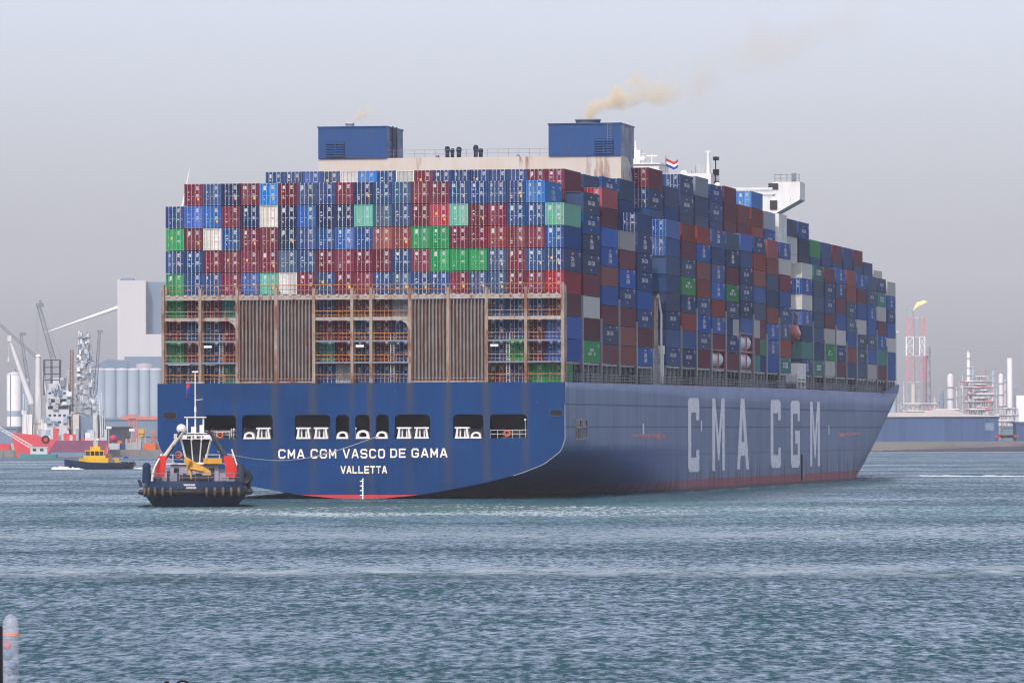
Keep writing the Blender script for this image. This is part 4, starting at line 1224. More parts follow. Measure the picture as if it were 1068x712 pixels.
for (x, y, z, where) in tanks:
    o = bpy.data.objects.new('tank_container', tf); COL.objects.link(o); o.matrix_world = SHIP @ Matrix.Translation((x, y, z))
    tag(o, 'white tank container, ' + where, 'tank container', 'white tank containers')
    t = bpy.data.objects.new('tank', tm_); COL.objects.link(t); t.parent = o
print('containers', count)

# ================================================================== the escort tug astern (seen from behind)
YT = wy(203, 528.5)
c0 = at(203.5, 528.5, YT)
tug = thing('escort_tug', 'dark blue tug with white wheelhouse and yellow deck crane, close under the ship\'s stern', 'tug', place(c0.x, YT, .42, 3))
def tug_half(y):            # half breadth at deck along the length, from the rounded stern forward
    if y < 5: return 6.15*(1-((5-y)/5)**3.2)**.5 if y > 0 else 0.02
    if y < 17: return 6.15
    return 6.15*max(0.0, 1-((y-17)/11.5)**2.4)**.6
ys = [0, .12, .5, 1.1, 2, 3.2, 5, 8, 12, 17, 20, 23, 25.5, 27.3, 28.4]
lv = [(-1.2, .70, 1.6), (.0, .84, .85), (.5, .90, .5), (1.15, 1.0, 0), (1.5, 1.0, 0), (2.55, .94, .25)]
v = []; f = []; n = len(ys)
for s in (1, -1):
    for (z, k, dy) in lv:
        for y in ys:
            yy = y + dy*(1 - y/14) if y < 14 else y - dy*(y-14)/14*1.3
            v.append((s*tug_half(y)*k, yy, z + (.9*max(0, (y-15)/13)**2 if z > 1 else 0)))
m_ = len(lv)
for s in range(2):
    o_ = s*m_*n
    for a in range(m_-1):
        for k in range(n-1):
            q = (o_+a*n+k, o_+a*n+k+1, o_+(a+1)*n+k+1, o_+(a+1)*n+k); f.append(q if s == 0 else q[::-1])
for a in range(m_-1): f.append((a*n, (a+1)*n, m_*n+(a+1)*n, m_*n+a*n))
w = MB(); w.add(v, f, True)
for k in range(n-1): w.add([v[3*n+k], v[3*n+k+1], v[m_*n+3*n+k+1], v[m_*n+3*n+k]], [(0, 1, 2, 3)])
w.build('hull', M['tug_hull'], tug)
w = MB()                                              # the big belt fender
pts = [(s_*tug_half(y)*1.03, y + (.0 if y > 2 else -.25), 1.3) for s_, yy in ((-1, ys[::-1]), (1, ys)) for y in yy if y < 24]
w.path(pts, .38, 8); w.build('belt_fender', M['black'], tug)
M['tyre'] = paint('worn_tyre_rubber', (.06, .048, .04), .8, dirt=(.20, .14, .09), amount=.6, scale=2)
for px in (150.5, 155, 161.5, 169.5, 178, 215.5, 224, 232.5, 241, 249):
    x = (px - 203.5)/9.12; y = next((t*.05 for t in range(200) if tug_half(t*.05)*1.02 >= abs(x)), 0)
    w = MB(); w.torus((x, y-.62, 1.32), .40, .19, 'x' if abs(x) < 5.6 else 'x'); w.build('tyre_fender', M['tyre'], tug)
w = MB(); w.torus((5.7, 3.2, 2.9), .62, .3, 'y', 16, 8); w.build('quarter_fender', M['black'], tug); w = MB(); w.torus((6.1, 6, 2.0), .7, .3, 'x', 16, 8); w.build('quarter_fender', M['black'], tug)
w = MB(); w.bar((-5.6, 2.6, 2.3), (-5.6, 2.6, 4.2), .55, .45, n=10); w.ball((-5.6, 2.6, 4.2), .5, 10, 6); w.bar((-6.2, 2.2, 1.9), (-6.5, 2.4, 2.7), .18); w.build('towing_bollard', M['tug_hull'], tug)
w = MB(); w.bar((5.2, 3.0, 2.3), (5.2, 3.0, 4.4), .5, .42, n=10); w.bar((6.0, 3.4, 3.0), (5.4, 3.2, 4.0), .3, n=8); w.box(4.6, 5.6, 2.8, 4, 2.4, 3.2); w.build('quarter_winch', M['steel_dark'], tug)
for s_, x0, x1 in (('VANGUARD', -1.35, .0), ('LONDON', -1.05, .10)):
    z0, z1 = (2.0, 2.24) if s_ != 'LONDON' else (1.68, 1.9)
    me = text_mesh('name_lettering', s_, x0, x1, z0, z1, .03, 1.05, .03); me.materials.append(M['lettering'])
    link('name_lettering', me, tug, Matrix.Translation((0, -.02, 0)) @ Matrix.Rotation(R(0), 4, 'X'))
w = MB(); w.box(-2.9, 2.7, 8.5, 17, 2.0, 4.4); w.box(-4.4, -2.9, 8.8, 15, 2.0, 3.5); w.box(2.7, 4.2, 8.8, 15, 2.0, 3.9)
w.build('deckhouse', M['lilac'], tug)
w = MB()
for a, c_, z0, z1 in ((-2.5, -1.9, 2.4, 4.0), (1.6, 2.2, 2.4, 4.0)): w.box(a, c_, 8.42, 8.5, z0, z1)
w.build('deckhouse_door', M['steel_dark'], tug)
w = MB(); w.box(.95, 3.1, 7.7, 8.6, 4.5, 5.15); w.build('rescue_raft', M['ochre'], tug)
w = MB(); w.box(-4.0, 4.4, 8.2, 16.6, 4.42, 4.55); 
for x in (-3.9, -2.6, 1.2, 2.8, 4.3): w.bar((x, 8.3, 4.5), (x, 8.3, 5.6), .05)
for z in (5.0, 5.55): w.bar((-3.9, 8.3, z), (-1.4, 8.3, z), .04); w.bar((1.2, 8.3, z), (4.3, 8.3, z), .04)
w.build('bridge_deck_rail', M['white'], tug)
w = MB(); w.torus((-1.95, 8.2, 5.55), .34, .1); w.build('lifebuoy', M['orange'], tug)
# wheelhouse: widening upward, windows between white posts
b0, b1, z0, z1 = (-1.0, 1.15), (-1.7, 1.85), 4.5, 7.35
w = MB()
w.add([(b0[0], 10.2, z0), (b0[1], 10.2, z0), (b0[1], 14, z0), (b0[0], 14, z0), (b1[0], 9.5, z1), (b1[1], 9.5, z1), (b1[1], 14.6, z1), (b1[0], 14.6, z1)],
      [(0, 3, 2, 1), (4, 5, 6, 7), (0, 1, 5, 4), (1, 2, 6, 5), (2, 3, 7, 6), (3, 0, 4, 7)])
w.build('wheelhouse_glazing', M['glass'], tug)
w = MB()
def lerp2(t, s): 
    return (b0[0]+(b0[1]-b0[0])*t)*(1-s) + (b1[0]+(b1[1]-b1[0])*t)*s
for t in (0.02, .34, .68, .98): w.bar((lerp2(t, 0), 10.14, z0), (lerp2(t, 1), 9.42, z1), .085, n=4)
w.bar((b0[0], 14, z0), (b1[0], 14.6, z1), .1, n=4); w.bar((b0[1], 14, z0), (b1[1], 14.6, z1), .1, n=4)
w.box(b0[0]-.1, b0[1]+.1, 10.0, 14.1, z0-.3, z0+.15)
w.box(b1[0]-.2, b1[1]+.2, 9.2, 14.8, z1, z1+.22); w.box(b1[0]-.05, b1[1]+.05, 9.5, 14.6, z1+.22, z1+.5)
for t in (0, .36, .68, 1): w.box(lerp2(t, 1)-.09, lerp2(t, 1)+.09, 9.15, 9.4, z1-.15, z1+.45)
w.build('wheelhouse_frame', M['white'], tug)
w = MB()
for x in (-.55, .55): w.box(x-.42, x+.42, 9.2, 9.22, z1+.06, z1+.36)
w.build('roof_window', M['glass'], tug)
for s_ in (1, -1):                                    # exhaust casings and their raking struts
    xb = 4.35*s_; xt = 3.75*s_
    w = MB()
    q = [(-.78, -.15), (.78, -.15), (.48, 2.35), (-.48, 2.35)]
    w.add([(xb + p[0] if p[1] < 0 else xt + p[0], y, 3.1 + p[1]) for y in (3.6, 5.2) for p in q], [(0, 1, 2, 3), (7, 6, 5, 4), (0, 4, 5, 1), (1, 5, 6, 2), (2, 6, 7, 3), (3, 7, 4, 0)])
    w.build('exhaust_casing', M['red'], tug)
    w = MB(); w.bar((xb, 4.4, 2.1), (xb, 4.4, 3.2), .5, n=8); w.box(xb-.75, xb+.75, 3.8, 5.2, 2.0, 2.6); w.build('casing_base', M['lilac'], tug)
    w = MB(); w.bar((xt, 4.6, 5.1), (1.75*s_ + .1, 9.6, 8.0), .24, n=8); w.build('exhaust_strut', M['cream'] if s_ < 0 else M['steel_dark'], tug)
    w = MB(); w.bar((xt-.35*s_, 4.9, 5.1), (1.62*s_, 9.8, 8.3), .16, n=8); w.build('exhaust_pipe', M['black'], tug)
w = MB(); w.bar((-5.15, 2.6, 1.6), (-4.75, 2.4, 4.0), .16, n=8); w.bar((-4.75, 2.4, 4.0), (-3.9, 4.2, 5.6), .1, n=8); w.build('gantry_leg', M['white'], tug); w = MB(); w.bar((4.9, 3.6, 4.1), (4.2, 3.8, 6.2), .09); w.build('gantry_leg', M['white'], tug)
w = MB(); w.bar((-.55, 5.4, 2.0), (-.65, 5.4, 4.1), .36, .3, n=10); w.box(-1.0, -.3, 5.0, 5.8, 3.9, 4.9)
w.prism([(-1.35, 4.9), (-1.15, 5.4), (-.5, 5.0), (1.75, 3.7), (1.85, 3.2), (1.5, 3.05), (-.9, 4.0)], 'y', 5.0, 5.75)
w.bar((-.6, 4.9, 4.0), (.9, 4.9, 3.7), .14, n=8); w.build('deck_crane', M['ochre'], tug)
w = MB()
for x, r_ in ((-1.2, .55), (.2, .6), (1.3, .5)): w.bar((x-.6, 4.2, 2.7), (x+.6, 4.2, 2.7), r_, n=12)
w.box(-2, 2.4, 3.4, 5.0, 1.9, 2.5); w.build('towing_winch', M['black'], tug)
rg_ = random.Random(12)
for k in range(16):
    x = rg_.uniform(-4.6, 4.6); y = rg_.uniform(3.0, 8.0); a = rg_.uniform(.2, .55); z = 2.5 + rg_.uniform(.2, .9)
    w = MB()
    if k % 3: w.box(x-a, x+a, y-.3, y+.3, 2.2, z)
    else: w.bar((x, y, 2.3), (x, y, z+.4), .22, .18, n=8)
    w.build('deck_gear', M[rg_.choice(('steel_dark', 'black', 'steel_grey', 'rail_white', 'brown', 'teal'))], tug)
w = MB()
for z in (2.95, 3.45): w.path([(s_*tug_half(y)*.9, y+.3, z) for s_, yy in ((-1, ys[6::-1]), (1, ys[:7])) for y in yy if y > 1.0], .035, 5)
for x in (-4.4, -3, -1.5, 0, 1.5, 3, 4.4): w.bar((x, 1.6 if abs(x) < 4 else 2.4, 2.5), (x, 1.6 if abs(x) < 4 else 2.4, 3.45), .03, n=4)
w.build('bulwark_rail', M['steel_grey'], tug)
w = MB()                                              # mast platform
for x in (-.95, .0, .95): w.bar((x, 10.6, 7.8), (x, 10.6, 9.9), .1)
w.box(-1.2, 1.4, 10.2, 11.2, 8.0, 8.1); w.bar((-1.3, 10.4, 9.9), (1.3, 10.4, 9.9), .07); w.box(.5, 1.0, 10.3, 10.9, 8.1, 9.0); w.box(-.5, .1, 10.3, 10.9, 8.1, 8.8)
w.build('mast_platform', M['white'], tug)
w = MB(); w.bar((0, 10.8, 8), (0, 10.8, 15.1), .10, .07, n=8); w.bar((-1.1, 10.8, 13.95), (1.1, 10.8, 13.95), .04); w.bar((-.1, 10.8, 11.9), (.9, 10.8, 12.0), .04); w.box(-.35, .35, 10.7, 10.9, 15.1, 15.3); w.box(-.12, .12, 10.6, 10.8, 10.5, 11.1)
w.build('mast', M['white'], tug)
w = MB(); w.ball((-1.62, 10, 8.55), .58, 14, 10); w.bar((-1.62, 10, 7.8), (-1.62, 10, 8.2), .2); w.build('satellite_dome', M['white'], tug)
w = MB(); w.box(-2.5, -2.1, 9.8, 10.2, 7.4, 8.0); w.bar((1.6, 10.1, 8.1), (4.2, 10.1, 8.2), .05); w.bar((4.2, 10.1, 7.6), (4.2, 10.1, 8.6), .06); w.build('search_light', M['cream'], tug)
fl = MB()
vv = [(-.95 + .4*i/4 - .1*j, 10.75 + .08*math.sin(i*2+j), 13.8 - .62*j + .05*i) for i in range(5) for j in range(3)]
fl.add(vv, [(i*3+j, (i+1)*3+j, (i+1)*3+j+1, i*3+j+1) for i in range(4) for j in range(2)], True); fl.mi = [0 if k % 2 == 0 else 1 for k in range(len(fl.f))]
fl.bar((-1.0, 10.8, 12.2), (-1.0, 10.8, 13.95), .02)
o = fl.build('ensign', [M['flag_red'], M['flag_blue']], None, tug.matrix_world.copy()); tag(o, 'small red and blue flag on the mast of the tug under the ship\'s stern', 'flag')
w = MB()                                              # the towing line to the ship's centre chock
a = tug.matrix_world @ Vector((2.6, 12, 5.9)); e = SHIP @ Vector((tp(394, 459, UT)[0], UT - .4, ZO0 + .25))
w.path([a.lerp(e, t/14) - Vector((0, 0, 2.2*math.sin(math.pi*t/14)*(1-.3*t/14))) for t in range(15)], .06, 5)
o = w.build('towing_line', M['rail_white']); tag(o, 'pale towing line sagging from the tug to the ship\'s stern', 'rope')

# ================================================================== the yellow-topped tug further off
Y2 = wy(100, 489)
c2 = at(103, 489, Y2)
yt = thing('harbour_tug', 'small black-hulled tug with yellow superstructure pushing a white bow wave', 'tug', place(c2.x, Y2, 0, 150))
def loft(name, ys, half, levels, mat_, parent, sheer=lambda y: 0, deck=True):
    n = len(ys); m_ = len(levels); v = []; f = []
    for s in (1, -1):
        for (z, k) in levels:
            for y in ys: v.append((s*half(y)*k, y*(.93 + .07*min(1, k)), z + (sheer(y) if z > 0 else 0)))
    for s in range(2):
        o_ = s*m_*n
        for a in range(m_-1):
            for k in range(n-1):
                q = (o_+a*n+k, o_+a*n+k+1, o_+(a+1)*n+k+1, o_+(a+1)*n+k); f.append(q if s == 0 else q[::-1])
    for a in range(m_-1):
        f.append((a*n, (a+1)*n, m_*n+(a+1)*n, m_*n+a*n)); f.append((a*n+n-1, m_*n+a*n+n-1, m_*n+(a+1)*n+n-1, (a+1)*n+n-1))
    w = MB(); w.add(v, f, True)
    if deck:
        t = (m_-1)*n
        for k in range(n-1): w.add([v[t+k], v[t+k+1], v[m_*n+t+k+1], v[m_*n+t+k]], [(0, 1, 2, 3)])
    return w.build(name, mat_, parent)
# the tug points to the viewer's left and a little toward the viewer: local +y is its bow
yt.matrix_world = place(c2.x, Y2, 0, 112)
L2 = 17.0
h2 = lambda y: 3.3*(1-max(0, y/8.5)**3.5)**.7 if y > 0 else 3.3*(1-(-y/8.5)**6)**.5*.98 + .05
loft('hull', [-8.5, -8.2, -7, -4, 0, 3, 5, 6.5, 7.6, 8.2, 8.5], h2, [(-.8, .7), (0, .86), (.9, 1.0), (1.5, 1.0)], M['tug_hull'], yt, lambda y: .9*max(0, y/8.5)**2)
w = MB(); w.box(-2.3, 2.3, -1.6, 4.2, 1.5, 2.6); w.box(-2.0, 2.0, -1.0, 3.2, 2.6, 3.2); w.build('deckhouse', M['yellow'], yt)
w = MB(); w.box(-1.75, 1.75, -.6, 2.7, 3.2, 4.2); w.build('wheelhouse_glazing', M['glass'], yt)
w = MB(); w.box(-1.9, 1.9, -.8, 2.9, 4.2, 4.45)
for x in (-1.8, 1.8):
    for y in (-.6, .5, 1.6, 2.7): w.bar((x, y, 3.2), (x, y, 4.2), .1, n=4)
w.box(-1.2, 1.2, .0, 1.8, 4.45, 5.3); w.build('wheelhouse_roof', M['yellow'], yt)
w = MB(); w.bar((0, .8, 5.3), (0, .8, 8.6), .22, .1, n=8); w.box(-.5, .5, .4, 1.2, 5.3, 6.6); w.bar((-.9, .8, 6.6), (.9, .8, 6.6), .08); w.bar((.5, -2, 3), (.9, -2.8, 6), .06); w.build('mast', M['cream'], yt)
w = MB(); w.box(-1.0, -.3, -2.8, -2.0, 1.5, 3.6); w.box(.3, 1.0, -2.8, -2.0, 1.5, 3.6); w.build('exhaust_casing', M['brown'], yt)
w = MB(); w.bar((-1, -4.2, 2.1), (1, -4.2, 2.1), .5, n=10); w.box(-1.2, 1.2, -4.7, -3.7, 1.5, 2); w.build('towing_winch', M['ochre'], yt)
w = MB(); w.bar((0, -6.2, 1.5), (0, -6.2, 3.0), .05); w.box(-.02, .02, -7.3, -6.2, 2.5, 3.0); w.build('stern_flag', M['flag_blue'], yt)
for y in (-7.6, -6.8, -5.9):
    for x in (3.07, -3.07): w = MB(); w.torus((x, y, 1.2), .38, .18, 'x'); w.build('tyre_fender', M['black'], yt)
# its bow wave and wash
foam_m, nt, b = newmat('churned_foam'); nz = noise(nt, 1.3, 6, rough=.7)
nt.links.new(mixc(nt, ramp(nt, nz, .3, .6), (.45, .52, .54), (.72, .74, .74)), b.inputs['Base Color']); b.inputs['Roughness'].default_value = .8
def foam_ridge(name, path, wdt, hgt, label, seed):
    rnd = random.Random(seed); n = len(path); v = []; f = []
    for i, (x, y) in enumerate(path):
        t = i/(n-1); k = math.sin(math.pi*min(1, t*1.4+.12))**.7 if t < .6 else max(0, 1-(t-.6)/.4)*.95
        for j, (o_, z) in enumerate(((-1, -.05), (-.5, .5), (-.1, 1), (.3, .6), (1, -.05))):
            v.append((x + rnd.uniform(-.1, .1)*wdt, y + o_*wdt*(.6+.4*k), z*hgt*k*rnd.uniform(.65, 1.2)))
    for i in range(n-1):
        for j in range(4): f.append((i*5+j, (i+1)*5+j, (i+1)*5+j+1, i*5+j+1))
    o = MB().add(v, f, True).build(name, foam_m); tag(o, label, 'foam', kind='stuff'); return o
bp_ = yt.matrix_world @ Vector((0, 8.3, 0)); sp_ = yt.matrix_world @ Vector((0, -8.5, 0))
foam_ridge('bow_wave', [(bp_.x - 3.0 + i*.45, bp_.y - 2.2 + .05*i) for i in range(18)], .8, .75, 'white bow wave curling ahead of the yellow-topped tug', 1)
foam_ridge('stern_wash', [(sp_.x - .5 + i*.45, sp_.y - 1) for i in range(14)], .7, .35, 'white wash behind the yellow-topped tug', 2)
# the ship's own bow wave, a long low white ridge running out to the right
bw_ = SHIP @ Vector((14, 377, 0))
foam_ridge('bow_wave', [(bw_.x + 2 + i*.75, bw_.y - 22 - i*.55) for i in range(46)], 3.2, .26, 'long thin white bow wave running out from the container ship\'s bow', 3)

# ================================================================== the small teal workboat with its long boom, far left
Y3 = wy(38, 476.5)
c3 = at(40, 476.5, Y3 - 70)
wbt = thing('workboat', 'small teal workboat with square cabin and long white boom, before the red ship', 'boat', place(c3.x, Y3 - 70, 0, 90))
k3 = (Y3-70)/F
loft('hull', [-6.5, -6, -3, 0, 3, 5, 6.2, 6.6], lambda y: 2.4*(1-max(0, y/6.6)**2.5)**.7 if y > 0 else 2.3, [(-.5, .8), (0, .9), (1.3, 1)], M['teal'], wbt, lambda y: .5*max(0, y/6.5)**2)
w = MB(); w.box(-1.7, 1.7, -3.2, 2.6, 1.3, 3.6); w.box(-1.9, 1.9, -3.5, 2.8, 3.6, 3.8); w.build('cabin', M['grey_pale'], wbt)
w = MB()
for y in (-1.9, .6): w.box(-1.72, -1.68, y, y+1.2, 2.3, 3.2)
w.build('cabin_window', M['glass'], wbt)
w = MB(); q = at(-6, 443, Y3-70); q0 = at(33, 466, Y3-70)
inv = wbt.matrix_world.inverted(); w.lattice(inv @ q0, inv @ q, 1.1, .8, .11, 12); w.bar(inv @ q0, inv @ at(36, 470, Y3-70), .3); w.build('boom', M['white'], wbt)

# ================================================================== the offshore vessel with cranes, at the left bank
YV = YL - 14
def fz(mpx): return mpx*YV/F
va = at(16, 474, YV); vb = at(112, 474, YV)
ves = thing('offshore_vessel', 'red-hulled offshore work ship with white cranes and a tall pipe tower at the quay', 'ship', place(va.x, YV, 0))
def V(px, py, d=0.0):
    p = at(px, py, YV + d); return (p.x - va.x, d, p.z)
xl = vb.x - va.x
hy = [0, 2, 6, 12, 20, 26, 30]
w = MB()                                              # hull side-on, bow at the left and higher
zb = V(20, 452)[2]; zs = V(80, 459)[2]
pts = [(1.5, -1), (-.2, zb*.55), (-1.2, zb+.2), (3, zb), (8, zb-.6), (13, zs+.4), (16, zs), (xl, zs), (xl+.5, 1.2), (xl-1, -1)]
w.prism(pts, 'y', -6, 6); w.build('hull', M['coral'], ves)
M['plum'] = paint('shade_toned_hull', (.20, .065, .12), .6, amount=.4, scale=.2)
w = MB(); w.prism([(11, .1), (xl-.9, .1), (xl+.3, zs-.1), (14.5, zs-.1)], 'y', -6.06, -6); w.build('hull_shade_panel', M['plum'], ves)  # dull panel over the coral hull, shade and haze put into its colour
w = MB(); w.box(13, xl-1, -6.12, -6.06, .1, zs*.3); w.build('fender_strip', M['plant_blue'], ves)
w = MB(); w.box(3.0, 6.2, -4, 4, zb-.5, V(25, 432)[2]); w.box(6.4, 9.5, -3, 4, zb-.5, V(30, 443)[2]); w.box(2.4, 4.2, -3, 3, V(25, 432)[2], V(25, 428)[2]); w.build('deck_module', M['white'], ves)
# accommodation with dark window bands
x0, x1 = V(50, 420)[0], V(73, 420)[0]
w = MB(); w.box(x0, x1, -4.5, 5, zs, V(60, 407)[2]); w.box(x0+.6, x1-.3, -4, 4, V(60, 407)[2], V(60, 400)[2]); w.box(x0+2, x1-2, -3, 3, V(60, 400)[2], V(60, 394)[2]); w.build('accommodation', M['grey_pale'], ves)
w = MB()
for py, h_ in ((419.5, 1.2), (426.5, 1.1), (411, .7), (434, .7), (441, .7)):
    z = V(60, py)[2]
    if h_ > .9: w.box(x0+.4, x1-.2, -4.58, -4.5, z, z+h_)
    else:
        for k in range(4): w.box(x0+.6+k*1.7, x0+1.5+k*1.7, -4.58, -4.5, z, z+h_)
w.build('window_band', M['glass'], ves)
# dark gantry frame above the accommodation
w = MB()
ga, gb = V(46, 376), V(63.5, 404)
xs_ = [V(p, 400)[0] for p in (46.5, 54, 63)]; zs_ = [V(50, p)[2] for p in (375.5, 383, 390, 396, 403)]
for y in (-3, 2):
    for x in xs_: w.bar((x, y, zs_[-1]-3), (x, y, zs_[0]), .22, n=4)
    for z in zs_[:-1]: w.bar((xs_[0], y, z), (xs_[-1], y, z), .18, n=4)
for x in xs_:
    for z in zs_[:-1]: w.bar((x, -3, z), (x, 2, z), .15, n=4)
w.build('gantry_frame', M['steel_dark'], ves)
# main mast crane: white column, boom and back boom
w = MB(); a = V(40, 460); t_ = V(40, 372); w.bar(a, (a[0], 0, V(40, 438)[2]), 1.15, n=12); w.bar((a[0], 0, V(40, 438)[2]), (a[0], 0, t_[2]), 1.25, .95, n=12); w.bar((a[0], 0, t_[2]), (a[0], 0, t_[2]+.9), 1.2, .6, n=12)
w.box(a[0]-1.9, a[0]+1.6, -1.6, 1.6, V(40, 441)[2], V(40, 437)[2]); w.build('crane_column', M['crane_white'], ves)
w = MB(); w.lattice(V(40, 374), V(-6, 333), .9, .8, .14, 12); w.build('crane_stay_boom', M['steel_grey'], ves)
w = MB(); w.bar(V(33, 421), V(9.5, 352), 1.15, .6, n=8); w.box(V(11, 356)[0]-.9, V(11, 356)[0]+.5, -.8, .8, V(11, 356)[2], V(11, 350)[2]); w.bar(V(9, 356), V(9, 374), .06); w.box(V(9, 374)[0]-.25, V(9, 374)[0]+.25, -.3, .3, V(9, 377)[2], V(9, 373)[2]); w.build('crane_boom', M['crane_white'], ves)
w = MB(); w.bar(V(53.5, 462), V(50, 420), 1.2, .9, n=10); w.bar(V(50, 420), V(45, 388), .5, .35, n=8); w.build('knuckle_crane', M['crane_white'], ves)
w = MB(); w.bar(V(56, 460), V(53, 432), .35, n=8); w.bar(V(65, 456), V(62, 438), .35, n=8); w.build('davit', M['white'], ves)
w = MB(); w.lattice(V(56, 375, 6), V(40.5, 319, 6), 1.6, 1.1, .16, 14); w.box(V(40, 317)[0]-1.2, V(40, 317)[0]+1.4, 5, 7, V(40, 320)[2], V(40, 316)[2]); w.box(V(41, 314)[0]-.4, V(41, 314)[0]+.5, 5.5, 6.5, V(41, 316)[2], V(41, 312.5)[2])
w.bar(V(42.5, 320, 6), V(66, 378, 6), .05); w.bar(V(39, 320, 6), V(39, 366, 6), .05); w.build('lattice_jib', M['steel_grey'], ves)
w = MB(); w.lattice(V(30, 402, 8), V(22, 349, 8), 1.1, .7, .1, 12); w.box(V(22, 348)[0]-1, V(22, 348)[0]+1, 7.5, 8.5, V(22, 349.5)[2], V(22, 346)[2]); w.build('far_jib', M['steel_grey'], ves)
# pipe tower: leaning truss with platforms, on a blue-grey base flanked by pale reels
w = MB(); w.lattice((V(87, 440)[0], 0, V(87, 440)[2]), (V(88, 346)[0], 0, V(88, 346)[2]), 5.6, 2.0, .3, 18)
for py in (352, 360, 368, 377, 386, 394, 402, 409, 416, 423, 430, 436):
    z = V(88, py)[2]; hw = 1.6 + (py-350)*.022; w.box(V(87, 0)[0]-hw*1.25, V(87, 0)[0]+hw*1.6, -2.2, 2.2, z, z+.35)
    w.bar((V(87, 0)[0]+hw*1.2, -1.5, z), (V(87, 0)[0]+hw*1.5, -1.5, z+1.8), .25, n=5); w.box(V(87, 0)[0]-hw*.8, V(87, 0)[0]-hw*.2, -2.4, -1.0, z+.35, z+1.6)
w.build('pipe_tower', M['process_steel'], ves)
rt = random.Random(8)
for k in range(64):
    py = 350 + 86*rt.random(); hw = .7 + (py-345)*.043; x = V(87.5, py)[0] + rt.uniform(-1, 1.15)*hw; z = V(87, py)[2]
    a = rt.uniform(.3, .95); w = MB(); w.box(x-a*.6, x+a*.6, rt.uniform(-3.2, -2.3), -1.5-k*.004, z, z+rt.uniform(.5, 1.9)); w.build('equipment_box', M[rt.choice(('white', 'process_steel', 'grey_pale', 'silo'))], ves)
w = MB()
for k in range(60):
    py = 352 + 84*rt.random(); hw = .9 + (py-345)*.043; x = V(88, py)[0] + rt.uniform(-1, 1.3)*hw; z = V(87, py)[2]
    a = rt.uniform(.3, .8); w.box(x-a*.6, x+a*.6, rt.uniform(-3.0, -2.2), -1.2-k*.004, z, z+rt.uniform(.4, 1.5))
w.build('tower_machinery', M['plant_blue'], ves)
w = MB(); w.bar(V(83.5, 380, -1), V(83, 345, -1), .9, .5, n=8); w.bar(V(92, 384, -1), V(92.5, 348, -1), .75, .6, n=8); w.build('tensioner', M['crane_white'], ves)
w = MB(); w.lattice(V(99.5, 410, 3), V(104, 346, 3), 1.1, .7, .13, 12); w.box(V(104, 346)[0]-1, V(104, 346)[0]+1, 2.5, 3.5, V(104, 347)[2], V(104, 344)[2]); w.build('tower_jib', M['steel_grey'], ves)
w = MB(); w.lattice(V(74.5, 458, -2), V(75, 365, -2), 1.0, .9, .16, 22); w.build('stair_tower', M['brown'], ves)
w = MB(); w.box(V(78, 0)[0], V(98, 0)[0], -3, 4, zs-.5, V(88, 434)[2]); w.build('tower_base', M['plant_blue'], ves)
for p0, p1 in ((77, 83.5), (98, 102)):
    w = MB(); x0_, x1_ = V(p0, 0)[0], V(p1, 0)[0]; zt_ = V(80, 432)[2]; zb2 = V(80, 459)[2]
    w.box(x0_, x1_, -5, -3.05, zb2, zt_)
    for k in range(3): w.box(x0_-.08, x1_+.08, -5.1, -4.95, zb2+(zt_-zb2)*(k+.5)/3.3, zb2+(zt_-zb2)*(k+.5)/3.3+.12)
    w.build('pipe_reel', M['cream'], ves)
w = MB(); w.box(V(102.5, 0)[0], V(108.5, 0)[0], -2, 4, 2, V(105, 436)[2]); w.bar(V(106, 436), V(108, 428), .2); w.bar(V(103, 436), V(103, 432), .3); w.build('aft_module', M['plant_blue'], ves)
w = MB(); w.torus(V(47.5, 458, -6.1), 1.1, .35, 'y'); w.build('anchor_pocket', M['black'], ves)

rc = random.Random(31)
for k in range(34):
    px = rc.uniform(43, 112); py = rc.uniform(447, 459); x, _, z = V(px, py); a = rc.uniform(.4, 1.3)
    w = MB(); w.box(x-a, x+a, -5.4-k*.013, -4.6, zs+.01-k*.004-.2, max(zs+.3, z)+.3+k*.007); w.build('deck_gear', M[rc.choice(('white', 'grey_pale', 'plant_blue', 'coral', 'grey_pale', 'silo'))], ves)
for k in range(16):
    px = rc.uniform(18, 112); x, _, z = V(px, rc.uniform(405, 440)); w = MB(); w.bar((x, -4, zb-1 if px < 44 else zs), (x+rc.uniform(-.8, .8), -4, z), .16, .1); w.build('deck_post', M[rc.choice(('white', 'grey_pale', 'steel_grey'))], ves)
for p0, p1 in ((46, 84), (60, 100)):
    w = MB(); w.path([V(p0, 452), V((p0+p1)/2, 448), V(p1, 455)], .18); w.build('deck_pipe', M['white'], ves)
for k in range(22):
    px = rc.uniform(50, 75); x, _, z = V(px, rc.uniform(403, 448)); a = rc.uniform(.3, 1.0)
    w = MB(); w.box(x-a, x+a, -5.3-k*.012, -4.4, z, z+rc.uniform(.6, 2.4)); w.build('deck_gear', M[rc.choice(('white', 'plant_blue', 'steel_grey', 'silo', 'process_steel'))], ves)
w = MB(); w.box(V(43.5, 0)[0], V(50.5, 0)[0], -4, 3, zs, V(45, 441)[2]); w.build('crane_house', M['white'], ves)
w = MB(); w.lattice(V(68.5, 458, 3), V(70.5, 386, 3), 1.5, .9, .16, 14); w.build('mast', M['crane_white'], ves)

